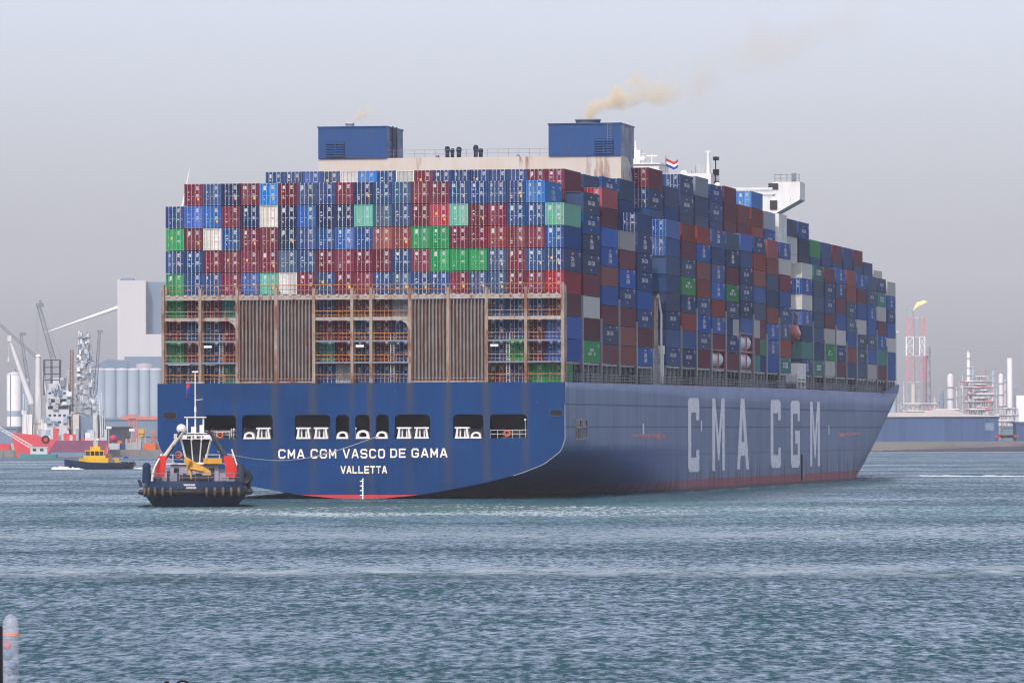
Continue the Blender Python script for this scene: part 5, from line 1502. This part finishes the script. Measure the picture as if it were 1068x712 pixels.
# ================================================================== port structures on the left bank
def on(Y, px, py): return at(px, py, Y)
def shed(name, label, cat, Y, px0, px1, py0, mat_, depth=40, group=None, roof=None):
    a, e = at(px0, py0, Y), at(px1, py0, Y)
    t = thing(name, label, cat, place((a.x+e.x)/2, Y, 2.2), group); hw = (e.x-a.x)/2; h = a.z - 2.2
    w = MB(); w.box(-hw, hw, 0, depth, 0, h); w.build('wall', mat_, t)
    w = MB(); w.box(-hw-.4, hw+.4, -.4, depth+.4, h, h+.9); w.build('roof', roof or mat_, t)
    return t, hw, h
YP = 3500
M['pale_mauve'] = paint('pale_mauve_paint', (.34, .31, .34), .7)
# the power station: a tall white boiler house with a lower wing and conveyor gallery
a = at(123.5, 373, YP); e = at(152, 292, YP); e2 = at(169.5, 350, YP); k = YP/F
ps = thing('power_station', 'tall windowless white boiler house standing over the port behind the silos', 'power station', place(a.x, YP, 2.2))
def PX(px): return at(px, 400, YP).x - a.x
def PZ(py): return at(140, py, YP).z - 2.2
w = MB(); w.box(PX(125.5), PX(152.3), 0, 38, 0, PZ(292.5)); w.build('boiler_house', M['plant_wall'], ps)
w = MB(); w.box(PX(122.5), PX(125.4), 2, 36, 0, PZ(291)); w.build('stair_tower', M['grey_pale'], ps)
w = MB(); w.box(PX(126), PX(138), 6, 30, PZ(292.5), PZ(289.8)); w.build('roof_plant', M['plant_blue'], ps)
w = MB(); w.box(PX(152.3), PX(176), 12, 60, 0, PZ(293.5)); w.build('shade_toned_wing', M['plant_blue'], ps)  # right part of the boiler house, its shade put into blue-grey cladding
w = MB(); w.box(PX(152.3), PX(176), -2, 12, 0, PZ(348.5)); w.build('lower_wing', M['plant_wall'], ps)
w = MB(); w.box(PX(131), PX(176), -9, -2.1, PZ(384), PZ(372)); w.box(PX(131), PX(134), -9, -2.1, 0, PZ(384)); w.build('annexe', M['plant_blue'], ps)
tq = 3200
w = MB(); g0, g1 = at(93, 382.5, tq), at(133, 374, tq)
gal = thing('conveyor_gallery', 'grey enclosed conveyor gallery running above the silos to the white boiler house', 'conveyor', place(g0.x, tq, 2.2))
w.prism([(0, g0.z-6.5), (g1.x-g0.x, g0.z-5.5), (g1.x-g0.x, g1.z-3.0), (10, g1.z-2.6), (0, g0.z-3.0)], 'y', 0, 8); w.build('gallery', M['plant_blue'], gal)
w = MB()
for q in (2, 10, 18): w.box(q, q+1.2, 2, 6, 0, g0.z-5.6)
w.build('trestle', M['steel_grey'], gal)
# pale grain silos in a row
YS = 3000
sc = [(96, 112), (108, 122), (121, 134), (133, 146), (145, 157), (156, 169)]
lab = ['leftmost, half behind the pipe tower', 'second from the left', 'third from the left', 'fourth from the left', 'fifth from the left', 'rightmost, beside the ship']
for (p0, p1), l_ in zip(sc, lab):
    a, e = at(p0, 386, YS), at(p1, 386, YS); r_ = (e.x-a.x)/2
    t = thing('silo', 'pale concrete silo below the white boiler house, ' + l_, 'silo', place((a.x+e.x)/2, YS, 2.2), 'grain silos in a row')
    h = a.z-2.2
    MB().lathe([(r_, 0), (r_, h)], 0, 0, 28).build('shell', M['silo'], t)
    MB().lathe([(r_*1.03, h), (r_*1.03, h+.8), (r_*.25, h+1.1)], 0, 0, 28).build('roof', M['grey_pale'], t)
YRT = 3100
p0 = at(151, 379.5, YRT); t = thing('round_tank', 'short round tank standing above the silo tops below the white boiler house', 'tank', place(p0.x, YRT, 2.2)); z2 = p0.z-2.2; z = at(151, 394, YRT).z-2.2
MB().lathe([(4.6, z), (4.6, z2), (1, z2+.5)], 0, 0, 24).build('shell', M['pale_mauve'], t); w = MB()
for q in range(6): w.bar((4.2*math.cos(q), 4.2*math.sin(q), 0), (4.2*math.cos(q), 4.2*math.sin(q), z), .4)
w.build('support', M['steel_grey'], t)
# white storage tank at the left edge
YW = 2700
for (p0, p1, py, l_, nm) in ((7, 22.5, 391, 'tall white cylindrical tank with a dark band, at the far left of the port', 'storage_tank'), (23, 31, 398, 'narrow grey tank standing beside the tall white tank', 'storage_tank')):
    a, e = at(p0, py, YW), at(p1, py, YW); r_ = (e.x-a.x)/2; h = a.z-2.2
    t = thing(nm, l_, 'tank', place((a.x+e.x)/2, YW, 2.2), 'storage tanks at the left bank')
    MB().lathe([(r_, 0), (r_, h)], 0, 0, 24).build('shell', M['tank_white'] if p0 == 7 else M['silo'], t)
    MB().lathe([(r_*1.02, h), (r_*1.02, h+.6), (.6, h+1.6)], 0, 0, 24).build('roof', M['grey_pale'], t)
    w = MB(); w.bar((-r_*.4, -r_*.95, h*.0), (-r_*.4, -r_*.95, h), .25); w.bar((r_*.2, 0, h+1), (r_*.2, 0, h+3), .3); w.build('pipe', M['steel_grey'], t)
    if p0 == 7: MB().lathe([(r_*1.01, h*.42), (r_*1.01, h*.50)], 0, 0, 24).build('band', M['silo'], t)
# sheds, low yard buildings and gear along the quay
yb = YL + 60
shed('port_shed', 'long low dark blue port shed at the far left behind the quay', 'shed', yb + 120, -30, 17, 447, M['plant_blue'], 30)
shed('port_shed', 'low blue-grey shed below the silos, between the red ship and the container ship', 'shed', yb + 200, 104, 172, 438, M['plant_blue'], 30)
shed('port_shed', 'low dark shed in front of the silos, left of the red gantry', 'shed', yb + 90, 108, 135, 447, M['steel_dark'], 14)
shed('port_office', 'small grey-blue office block on the quay beside the container ship', 'building', yb + 40, 148, 172, 455, M['plant_blue'], 14)
gt = thing('gantry_crane', 'pale red gantry beam crane standing in front of the silos', 'crane', place(at(138, 470, yb+150).x, yb+150, 2.2))
def G(px, py): 
    p = at(px, py, yb+150); return (p.x - gt.location.x, 0, p.z-2.2)
w = MB(); a, e = G(126, 435.5), G(167, 434.5); w.box(a[0], e[0], -.8, .8, a[2]-.7, a[2]+.6); w.box(G(134, 0)[0], G(142, 0)[0], -1.2, 1.2, G(138, 435)[2]-.5, G(138, 432)[2]); w.build('beam', M['pink_steel'], gt)
for px in (136, 141):
    w = MB(); w.lattice((G(px, 0)[0], 0, 0), (G(px, 0)[0], 0, a[2]-.7), 1.2, 1.2, .2, 8); w.build('leg', M['pink_steel'], gt)
lh = thing('loading_hopper', 'ochre-topped loading hopper on tall legs at the quay edge', 'hopper', place(at(147.5, 470, yb).x, yb, 2.2))
def H_(px, py):
    p = at(px, py, yb); return (p.x - lh.location.x, p.z-2.2)
w = MB(); a, e = H_(144.3, 452), H_(150.5, 447); w.box(a[0], e[0], -1.6, 1.6, a[1], e[1]); w.prism([(a[0], a[1]), (e[0], a[1]), (e[0]*.4, a[1]-1.2), (a[0]*.4, a[1]-1.2)], 'y', -1.2, 1.2); w.build('bin', M['ochre'], lh)
for px in (144.8, 151.5):
    w = MB(); x = H_(px, 450)[0]; w.bar((x, 0, 0), (x, 0, e[1]-.2), .3, n=4); w.build('leg', M['ochre'], lh)
pw = thing('quay_bunker', 'pale concrete bunker with open bays at the quay edge, right of the yellow tug', 'bunker', place(at(139, 470, YL+9.5).x, YL+9.5, 0))
w = MB(); a, e = at(131, 467, YL+9.5), at(147, 467, YL+9.5); hw = (e.x-a.x)/2
w.box(-hw, hw, 0, 3, 2.6, 5.2)
for x in (-hw, -hw*.45, hw*.35, hw-.5): w.box(x, x+.5, -.5, 2.6, 2.6, 6.4)
w.build('wall', M['concrete'], pw)
def spotthing(name, label, cat, px, py, Y, build):
    p = at(px, py, Y); t = thing(name, label, cat, place(p.x, Y, 2.2)); build(t, p.z - 2.2)
def buoy_store(t, z):
    w = MB(); w.ball((0, 0, z-.3), 1.25, 14, 10); w.build('globe', paint('magenta_paint', (.50, .03, .10), .5), t)
    w = MB(); w.bar((0, 0, 0), (0, 0, z-1.2), .3); w.build('stand', M['steel_grey'], t)
spotthing('marker_globe', 'large magenta globe on a post near the quay, beside the red ship\'s stern', 'marker', 118, 456, yb-15, buoy_store)
def excav(t, z):
    w = MB(); w.box(-1.6, 1.6, -1, 1, .9, 2.6); w.box(-1.3, .2, -.8, .8, 2.6, 3.6); w.build('cab', M['orange'], t)
    w = MB(); w.box(-1.9, 1.9, -1.2, -.6, 0, .9); w.box(-1.9, 1.9, .6, 1.2, 0, .9); w.build('track', M['black'], t)
    w = MB(); w.bar((1, 0, 2.2), (3, 0, 4), .25); w.bar((3, 0, 4), (5, 0, 2.4), .2); w.box(4.6, 5.4, -.5, .5, 1.4, 2.4); w.build('arm', M['orange'], t)
spotthing('excavator', 'orange tracked excavator on the quay left of the loading hopper', 'excavator', 126.5, 462, yb-30, excav)
def lampm(t, z):
    w = MB(); w.bar((0, 0, 0), (0, 0, z), .2, .12); w.build('pole', M['grey_pale'], t); w = MB(); w.box(-1.0, 1.0, -.3, .3, z, z+.9); w.build('lamp_head', M['white'], t)
spotthing('light_mast', 'pale light mast with a broad head on the quay before the silos', 'light mast', 137.5, 449.5, yb+20, lampm)
spotthing('light_mast', 'thin pale light mast on the quay close to the red ship', 'light mast', 113.5, 447, yb+24, lampm)
def rdtower(t, z):
    w = MB(); w.lattice((0, 0, 0), (0, 0, z), 1.5, 1.0, .18, 10); w.build('mast', M['pink_steel'], t)
spotthing('lattice_mast', 'reddish lattice mast on the quay just left of the container ship', 'mast', 159.5, 449, yb+10, rdtower)
rq = random.Random(21)
codes = 'RWYBOM'
for i, px in enumerate((4, 9, 118.5, 124.5, 156, 162)):
    p = at(px, 470, YL+24+i*2); wd, hh = 2.2, 1.9
    o = MB(); o.box(-wd, wd, -1.2, 1.2, 0, 2.6); o.box(-wd+.3, wd-.3, -1.25, -1.2, .3, 2.3)
    cm = [M['coral'], M['cream'], M['grey_pale'], M['navy'], M['orange'], M['brown']][i]
    ob = o.build('yard_container', cm, None, place(p.x, YL+24+i*2, 2.2)); tag(ob, ['faded red', 'cream', 'pale grey', 'navy', 'orange', 'brown'][i] + ' steel store box standing on the left quay', 'container', 'store boxes along the left quay')

# ================================================================== wind turbines standing far behind
def turbine(label, hub_px, hub_py, Y, ang0, bl):
    h = at(hub_px, hub_py, Y)
    t = thing('wind_turbine', label, 'wind turbine', place(h.x, Y, 2.2))
    z = h.z-2.2
    w = MB(); w.bar((0, 0, 0), (0, 0, z), 3.6, 2.2, n=16); w.build('tower', M['tank_white'], t)
    w = MB(); w.box(-1.6, 1.6, -2, 7, z-1.5, z+1.8); w.ball((0, -2.6, z), 1.7, 12, 8); w.build('nacelle', M['tank_white'], t)
    for k in range(3):
        q = R(ang0 + 120*k); d = Vector((math.sin(q), 0, math.cos(q))); n_ = Vector((math.cos(q), 0, -math.sin(q)))
        w = MB(); secs = [(1.2, 2.6, 2.4), (bl*.12, 4.6, 1.8), (bl*.3, 4.0, 1.3), (bl*.6, 2.7, .8), (bl*.9, 1.3, .3), (bl, .3, .1)]
        v = []; f = []
        for (r_, ch_, th) in secs:
            c = Vector((0, -2.8, z)) + d*r_
            for a_, b_ in ((-.35, 0), (.1, 1), (.65, 0), (.1, -1)): v.append(c + n_*ch_*a_ + Vector((0, b_*th*.5, 0)))
        for i in range(len(secs)-1):
            for j in range(4): f.append((i*4+j, i*4+(j+1) % 4, (i+1)*4+(j+1) % 4, (i+1)*4+j))
        w.add(v, f, True); w.build('blade', M['tank_white'], t)
turbine('white wind turbine far off, blades showing left of the boiler house and above the stacks', 172.5, 305, 5000, 11.5, 110)

# ================================================================== the refinery on the right bank
YD = YR + 75
def clad(name, c1, du, amt, axis='X'):
    m, nt, b = newmat(name); tc = N(nt, 'ShaderNodeTexCoord'); sx = N(nt, 'ShaderNodeSeparateXYZ'); nt.links.new(tc.outputs['Object'], sx.inputs[0])
    n2 = noise(nt, .25, 6, stretch=(1, 1, .05), rough=.7)
    c = mixc(nt, math_(nt, 'MULTIPLY', ramp(nt, n2, .45, .75), .35), c1, tuple(q*.6 for q in c1))
    c = plates(nt, c, sx.outputs[axis], sx.outputs['Z'], du, 500.0, amt)
    nt.links.new(c, b.inputs['Base Color']); b.inputs['Roughness'].default_value = .7; b.inputs['Specular IOR Level'].default_value = .1
    return m
M['depot_wall'] = clad('ribbed_depot_cladding', (.050, .095, .195), 3.2, .16)
dp = thing('depot', 'long blue-clad depot hall with a pale low roof behind the right-hand dike', 'warehouse', place(at(905, 458, YD).x, YD, 4.0))
x1 = at(1041.5, 458, YD).x - dp.location.x; zt = at(980, 434.5, YD).z - 4
w = MB(); w.box(-60, x1, 0, 60, 0, zt)
n = int((x1+60)/3.2)
for k in range(n): w.box(-60 + k*3.2, -60 + k*3.2 + .35, -.25, 0, 0, zt)
w.box(-60, x1, -.3, 0, 0, 1.0); w.build('wall', M['depot_wall'], dp)
zr_ = at(980, 430.2, YD).z - 4
w = MB(); w.prism([(-60.5, zt), (x1+.4, zt), (x1+.4, zt+.4), (x1-26, zr_), (-60.5, zr_+.6)], 'y', -.8, 60.8); w.build('roof', M['depot_roof'], dp)
w = MB(); w.box(x1-6, x1-2, -.06, 0, zt*.45, zt*.75); w.build('door', M['plant_blue'], dp)
w = MB()
YD2 = YD + 120
o = thing('domed_store', 'low store with a pale domed roof behind the blue depot hall', 'warehouse', place(at(985, 430, YD2).x, YD2, 4.0)); zz = at(985, 426, YD2).z - 4
w.prism([(-10 + 20*i/10, zz - 3 + 3*math.sin(math.pi*i/10)) for i in range(11)] + [(10, 0), (-10, 0)], 'y', 0, 30); w.build('shell', M['depot_roof'], o)
shed('site_office', 'low blue building at the far right behind the dike', 'building', YD + 20, 1060, 1090, 442, M['depot_wall'], 16)
shed('pump_house', 'small grey pump house between the depot and the blue building', 'building', YD + 60, 1046, 1058, 446, M['plant_blue'], 12)
# parked cars between the two
for i, (px, mm, lb_) in enumerate(((1043.5, 'red', 'red car parked beside the depot hall end'), (1048, 'white', 'white car parked second from the depot hall end'), (1052.5, 'grey_pale', 'silver car parked third from the depot hall end'), (1056.5, 'coral', 'faded red car parked nearest the blue building'))):
    p = at(px, 456, YD - 5)
    t = thing('parked_car', lb_, 'car', place(p.x, YD - 5, 5.3), 'cars parked beside the depot')
    w = MB(); w.prism([(-2.1, .35), (2.1, .35), (2.1, .85), (1.2, .95), (.6, 1.5), (-1.2, 1.5), (-1.9, .95), (-2.1, .9)], 'y', -.85, .85); w.build('body', M[mm], t)
    w = MB(); w.prism([(.95, .98), (.5, 1.42), (-1.1, 1.42), (-1.6, .98)], 'y', -.87, .87); w.build('window', M['glass'], t)
    for x in (-1.3, 1.3): 
        w = MB(); w.bar((x, -.9, .33), (x, .9, .33), .33, n=12); w.build('wheel', M['black'], t)
YX = 3300
def RX(px): return at(px, 440, YX).x
def RZ(py): return at(980, py, YX).z - 4
# the flare tower: red and white lattice bands, flame at the top
ft = thing('flare_tower', 'red and white lattice flare tower topped by an orange flame', 'flare tower', place(RX(956), YX, 4.0))
x0 = ft.location.x
bands = [(455, 398, 'steel'), (398, 371, 'pink'), (371, 351, 'w'), (351, 331, 'pink'), (331, 320, 'bl')]
M['flare_pink'] = paint('faded_red_lattice', (.56, .22, .24), .6); 
for (pa, pb, kind) in bands:
    for px, wd in ((949, 7.2), (962, 5.4)):
        if kind == 'bl' and px == 962: continue
        w = MB(); w.lattice((RX(px)-x0, 0, max(0, RZ(pa))), (RX(px)-x0, 0, RZ(pb)), wd*.545, wd*.545 if kind != 'bl' else wd*.4, .27 if kind != 'steel' else .22, max(2, int((pa-pb)/8)))
        w.build('lattice_section', {'pink': M['flare_pink'], 'w': M['tank_white'], 'bl': M['silo'], 'steel': M['process_steel']}[kind], ft)
w = MB()
for py in (331, 351, 371, 398, 420): w.bar((RX(946)-x0, 0, RZ(py)), (RX(965.5)-x0, 0, RZ(py)), .3, n=4)
w.build('cross_beam', M['grey_pale'], ft)
w = MB(); w.bar((RX(953)-x0, 0, 0), (RX(953)-x0, 0, RZ(324)), .7, .5, n=10); w.bar((RX(952.5)-x0, -1, 0), (RX(952.5)-x0, -1, RZ(400)), 1.4, n=10); w.build('flare_pipe', M['cream'], ft)
fl = MB(); path = [(953.2, 324, .45), (953.8, 321, 1.5), (956, 318.6, 1.75), (958.6, 317.2, 1.35), (960.6, 316.2, 1.4), (963, 315.3, 1.0), (965.4, 315.2, .55), (967.5, 314.6, .1)]
v = []; f = []; n = 8
for px, py, r_ in path:
    for k in range(n): q = 2*math.pi*k/n; v.append((RX(px)-x0 + .35*r_*math.cos(q), r_*math.sin(q), RZ(py) + r_*math.cos(q)*(1+.25*math.sin(px))))
for i in range(len(path)-1):
    for k in range(n): f.append((i*n+k, i*n+(k+1) % n, (i+1)*n+(k+1) % n, (i+1)*n+k))
fl.add(v, f, True); fl.build('flame', M['flame'], ft)
ft2 = thing('lattice_tower', 'greyer lattice tower with platforms right beside the flare tower', 'tower', place(RX(971), YX+30, 4.0))
w = MB(); w.lattice((0, 0, 0), (0, 0, RZ(358)), 4.2, 3.4, .26, 16); 
for py in (362, 374, 386, 398, 410, 424): w.box(-2.4, 2.6, -2, 2, RZ(py), RZ(py)+.5)
w.build('tower_frame', M['process_steel'], ft2)
w = MB(); w.ball((-.8, 0, RZ(372)), 1.6, 10, 8); w.bar((-.8, 0, RZ(420)), (-.8, 0, RZ(372)), .8, n=10); w.build('vessel', M['flare_pink'], ft2)
t = thing('slim_stack', 'slim pale stack just ahead of the ship\'s bow, left of the flare tower', 'stack', place(RX(939), YX+60, 4.0)); w = MB(); w.bar((0, 0, 0), (0, 0, RZ(343)), 2.2, 1.9, n=12); w.build('shaft', M['silo'], t); w = MB(); w.box(-3, 3, -2, 2, RZ(345), RZ(343)); w.build('platform', M['grey_pale'], t)
def column(px0, px1, py, label, mat_='crane_white', dome=True, plats=(), Y=YX, name='process_column'):
    r_ = (at(px1, 440, Y).x - at(px0, 440, Y).x)/2
    t = thing(name, label, 'process column', place(at((px0+px1)/2, 440, Y).x, Y, 4.0), 'refinery columns on the right bank')
    h = at(980, py, Y).z - 4
    prof = [(r_, 0), (r_, h - (r_ if dome else 0))] + ([(r_*.8, h-r_*.45), (r_*.3, h)] if dome else [(r_*.9, h)])
    MB().lathe(prof, 0, 0, 18).build('shell', M[mat_], t)
    if plats:
        w = MB()
        for p in plats:
            z = at(980, p, Y).z - 4; w.lathe([(r_*1.35, z), (r_*1.35, z+.4)], 0, 0, 14)
        w.bar((r_*1.15, -r_*.4, 0), (r_*1.15, -r_*.4, h*.96), .18); w.build('platform', M['process_steel'], t)
column(988, 994.5, 389.5, 'stout white column with a dark band, left of the pipe racks', plats=(404, 416))
column(1008.5, 1012, 365.5, 'tallest slender white column, above the left end of the pipe racks', plats=(366.5, 374, 384, 392, 402), dome=False)
column(1013.5, 1016.5, 382, 'short grey column hugging the tallest slender one', 'silo', plats=(384, 392))
column(981, 984.5, 407, 'short dark grey column left of the stout white one', 'plant_blue', plats=(410, 420))
column(1034, 1038, 386.5, 'grey slim column at the right end of the pipe racks', 'silo', plats=(392, 402))
column(1041.5, 1046.5, 389.5, 'cream domed column beside the broad tall chimney', plats=(400, 412, 424))
column(1050.5, 1056, 373.5, 'broad tall white chimney at the right of the refinery', dome=False, plats=())
column(1060, 1072, 412.5, 'wide white tank at the right edge of the picture', 'tank_white', dome=False, plats=(), name='storage_tank')
rk = random.Random(4)
for k, (px, py, wd, mm) in enumerate(((943, 398, .5, 'grey_pale'), (958, 402, .55, 'cream'), (975, 412, .5, 'crane_white'), (979, 418, .6, 'silo'), (998, 404, .5, 'crane_white'), (1004, 388, .45, 'grey_pale'), (1019.5, 392, .5, 'crane_white'), (1024, 398, .5, 'silo'), (1028, 384, .45, 'pink_steel'), (1031, 396, .6, 'cream'), (1039.5, 402, .5, 'grey_pale'), (1048.3, 396, .5, 'crane_white'), (1058, 404, .5, 'silo'))):
    q = at(px, py, YX+20)
    t = thing('vent_stack', ORD[k] + ' thin vent stack from the bow, rising among the refinery pipework', 'stack', place(q.x, YX+20, 4.0), 'thin refinery vent stacks')
    w = MB(); h = q.z-4; w.bar((0, 0, 0), (0, 0, h), wd*1.3, wd, n=10); w.build('shaft', M[mm], t)
    w = MB()
    for f_ in (.55, .8, .97): w.lathe([(wd*2.2, h*f_), (wd*2.2, h*f_+.35)], 0, 0, 10)
    w.build('platform', M['process_steel'], t)
def rack(label, px0, px1, pys, seed, mats):
    rr = random.Random(seed); Y = YX - 30; xa, xb = at(px0, 440, Y).x, at(px1, 440, Y).x
    t = thing('pipe_rack', label, 'pipe rack', place((xa+xb)/2, Y, 4.0), 'refinery pipe racks'); hw = (xb-xa)/2
    zs2 = [at(980, p, Y).z - 4 for p in pys]; n = max(2, int(hw/2.2))
    w = MB()
    for k in range(n+1):
        for y in (-4, 4): w.bar((-hw+2*hw*k/n, y, 0), (-hw+2*hw*k/n, y, zs2[-1]), .28, n=4)
    for z in zs2:
        for y in (-4, 4): w.bar((-hw, y, z), (hw, y, z), .26, n=4)
    w.build('steel_frame', M['process_steel'], t)
    for q, mm in enumerate(mats):
        w = MB()
        for z in zs2:
            for k in range(2): a = rr.uniform(-hw, hw*.2); w.bar((a, -4.2-k*.5, z+.6), (min(hw, a+rr.uniform(2, hw*1.2)), -4.2-k*.5, z+.6), rr.uniform(.22, .5), n=8)
            for k in range(2): a = rr.uniform(-hw, hw); w.bar((a, -3+q, z-rr.uniform(1, 4)), (a, -3+q, z+.4), rr.uniform(.3, .9), n=8)
        w.build('pipework', M[mm], t)
    w = MB()
    for k in range(int(hw*1.2)):
        a = rr.uniform(-hw, hw); z = rr.choice(zs2[:-1]); w.box(a-.8, a+.8, -3.8, -1, z+.2, z+rr.uniform(1, 2.6))
    w.build('equipment', M['grey_pale'], t)
rack('tall open pipe rack with orange pipework between the two slender columns', 1001, 1036, (446, 437, 428, 420, 412, 405, 399), 3, ('crane_white', 'process_steel', 'pink_steel'))
rack('lower pipe rack around the foot of the flare tower', 937, 978, (446, 438, 430, 422), 5, ('crane_white', 'process_steel', 'cream'))
rack('long low pipe rack right of the flare tower, ahead of the domed store', 958, 1000, (447, 441, 435, 428), 13, ('crane_white', 'process_steel', 'pink_steel'))
rack('tall narrow pipe rack just right of the tallest slender column', 1014, 1030, (446, 436, 426, 416, 408, 402, 394), 15, ('process_steel', 'crane_white', 'cream'))
rack('low pipe rack right of the tall chimney', 1037, 1062, (446, 440, 434, 427), 7, ('crane_white', 'process_steel', 'grey_pale'))
rack('short pipe rack linking the stout white column to the tall rack', 976, 1002, (446, 440, 434), 9, ('grey_pale', 'process_steel'))

# ================================================================== smoke, and the things at the photographer's feet
def plume(name, label, a, e, r0, r1, dens, col, nscale, seed, wob=.0):
    a, e = Vector(a), Vector(e); L = (e-a).length
    q = (e-a).to_track_quat('X', 'Z')
    m, nt, b = newmat(name + '_air'); nt.nodes.remove(b)
    pv = N(nt, 'ShaderNodeVolumePrincipled'); pv.inputs['Color'].default_value = (*col, 1); pv.inputs['Anisotropy'].default_value = 0.0
    tc = N(nt, 'ShaderNodeTexCoord'); sx = N(nt, 'ShaderNodeSeparateXYZ')
    nz = N(nt, 'ShaderNodeTexNoise'); nz.inputs['Scale'].default_value = nscale; nz.inputs['Detail'].default_value = 5; nz.inputs['Distortion'].default_value = .6
    mp = N(nt, 'ShaderNodeMapping'); mp.inputs['Location'].default_value = (seed*3.1, seed, 0); nt.links.new(tc.outputs['Object'], mp.inputs['Vector']); nt.links.new(mp.outputs['Vector'], nz.inputs['Vector'])
    nt.links.new(tc.outputs['Object'], sx.inputs[0])
    t = math_(nt, 'DIVIDE', sx.outputs['X'], L)
    rad = math_(nt, 'ADD', math_(nt, 'MULTIPLY', t, r1-r0), r0)
    zz = math_(nt, 'SUBTRACT', sx.outputs['Z'], math_(nt, 'MULTIPLY', math_(nt, 'SINE', math_(nt, 'MULTIPLY', t, 3.1416)), wob))
    rr = math_(nt, 'DIVIDE', math_(nt, 'SQRT', math_(nt, 'ADD', math_(nt, 'MULTIPLY', sx.outputs['Y'], sx.outputs['Y']), math_(nt, 'MULTIPLY', zz, zz))), rad)
    d = math_(nt, 'SUBTRACT', math_(nt, 'ADD', .75, math_(nt, 'MULTIPLY', math_(nt, 'SUBTRACT', nz.outputs['Fac'], .5), 3.2)), rr, True)
    ends = math_(nt, 'MULTIPLY', math_(nt, 'MULTIPLY', t, 14.0, True), math_(nt, 'MULTIPLY', math_(nt, 'SUBTRACT', 1.0, t), 2.2, True), True)
    thin = math_(nt, 'DIVIDE', dens*r0*2, rad)
    nt.links.new(math_(nt, 'MULTIPLY', math_(nt, 'MULTIPLY', d, ends), thin), pv.inputs['Density'])
    nt.links.new(pv.outputs[0], nt.nodes['Material Output'].inputs['Volume'])
    w = MB(); n = 12; v = []; f = []
    R0, R1 = r0*1.9+abs(wob)*.3, r1*1.9
    for x, r_ in ((0, R0), (L*.5, (R0+R1)/2 + abs(wob)), (L, R1)):
        for k in range(n): g_ = 2*math.pi*k/n; v.append((x, r_*math.cos(g_), r_*math.sin(g_)))
    for i in range(2):
        for k in range(n): f.append((i*n+k, i*n+(k+1) % n, (i+1)*n+(k+1) % n, (i+1)*n+k))
    w.add(v, f + [tuple(range(n-1, -1, -1)), tuple(range(2*n, 3*n))])
    o = w.build(name, m, None, Matrix.Translation(a) @ q.to_matrix().to_4x4())
    tag(o, label, 'smoke', kind='stuff')
YSM = OY + 74*CS
def A_(px, py): return at(px, py, YSM)
plume('funnel_smoke', 'yellowish smoke streaming from the starboard funnel', A_(608, 124), A_(716, 86), 1.1, 3.6, 1.0, (1.0, .88, .64), .38, 1, .9)
plume('funnel_smoke', 'thin tan haze of smoke drifting high to the right of the starboard funnel', A_(706, 100), A_(925, -6), 2.6, 7.5, .07, (.95, .82, .64), .16, 2)
plume('funnel_smoke', 'faint wisp of smoke above the port funnel', A_(363, 127), A_(394, 110), .7, 1.5, .7, (1.0, .88, .64), .5, 3)

# at the very edge of the frame: a dark post and a see-through plastic tube, on the bank
Yp = 40.0
p = at(-5, 660, Yp)
t = thing('bank_post', 'black post at the left edge of the picture beside the clear plastic tube', 'post', place(p.x, Yp, 6.7))
w = MB(); zt = at(0, 652, Yp).z - 6.7; w.lathe([(.05, 0), (.05, zt-.01), (.04, zt)], 0, 0, 16); w.build('shaft', M['black'], t)
p = at(10.5, 640, Yp+.4)
t = thing('plastic_tube', 'clear plastic tube with an orange band in the bottom left corner', 'tube', place(p.x, Yp+.4, 6.7))
zt = p.z - 6.7; r_ = .058
w = MB(); w.lathe([(r_, 0), (r_, zt-.1), (r_*.93, zt-.05), (r_*.6, zt-.015), (.004, zt)], 0, 0, 20); w.build('wall', M['plastic'], t)
zb = at(10, 663, Yp).z - 6.7; w = MB(); w.lathe([(r_*1.05, zb-.012), (r_*1.05, zb+.008)], 0, 0, 20); w.build('band', M['plastic_orange'], t)
w = MB(); w.ball((-.02, 0, zt-.29), .035, 10, 6); w.ball((.02, .0, zt-.36), .03, 10, 6); w.build('filling', paint('blue_plastic', (.05, .16, .30), .5), t)
w = MB(); w.ball((-.025, -.01, zt-.22), .03, 10, 6); w.build('red_filling', M['coral'], t)
t = thing('twisted_wire', 'black twisted wire loops poking up at the bottom edge of the picture', 'wire', place(at(180, 712, 38).x, 38, 6.7))
def Wp(px, py):
    q = at(px, py, 38); return (q.x - t.location.x, 0, q.z-6.7)
w = MB(); w.path([Wp(170, 722), Wp(170, 712), Wp(174, 710), Wp(177, 714), Wp(178, 722)], .008, 6); w.path([Wp(182, 722), Wp(184, 711.5), Wp(188, 709.6), Wp(193, 710), Wp(196, 712.5), Wp(197, 722)], .009, 6); w.build('loop', M['black'], t)

# ------------------------------------------------------------------ the sea air
hz = MB(); hz.box(-4800, 4800, -900, 9300, -4.5, 260)
hmz, nt, b = newmat('hazy_air'); nt.nodes.remove(b)
pv = N(nt, 'ShaderNodeVolumePrincipled'); pv.inputs['Color'].default_value = (.94, .96, 1.0, 1); pv.inputs['Density'].default_value = 5.4e-5; pv.inputs['Anisotropy'].default_value = -0.10
nt.links.new(pv.outputs[0], nt.nodes['Material Output'].inputs['Volume'])
tag(hz.build('haze', hmz), kind='stuff')
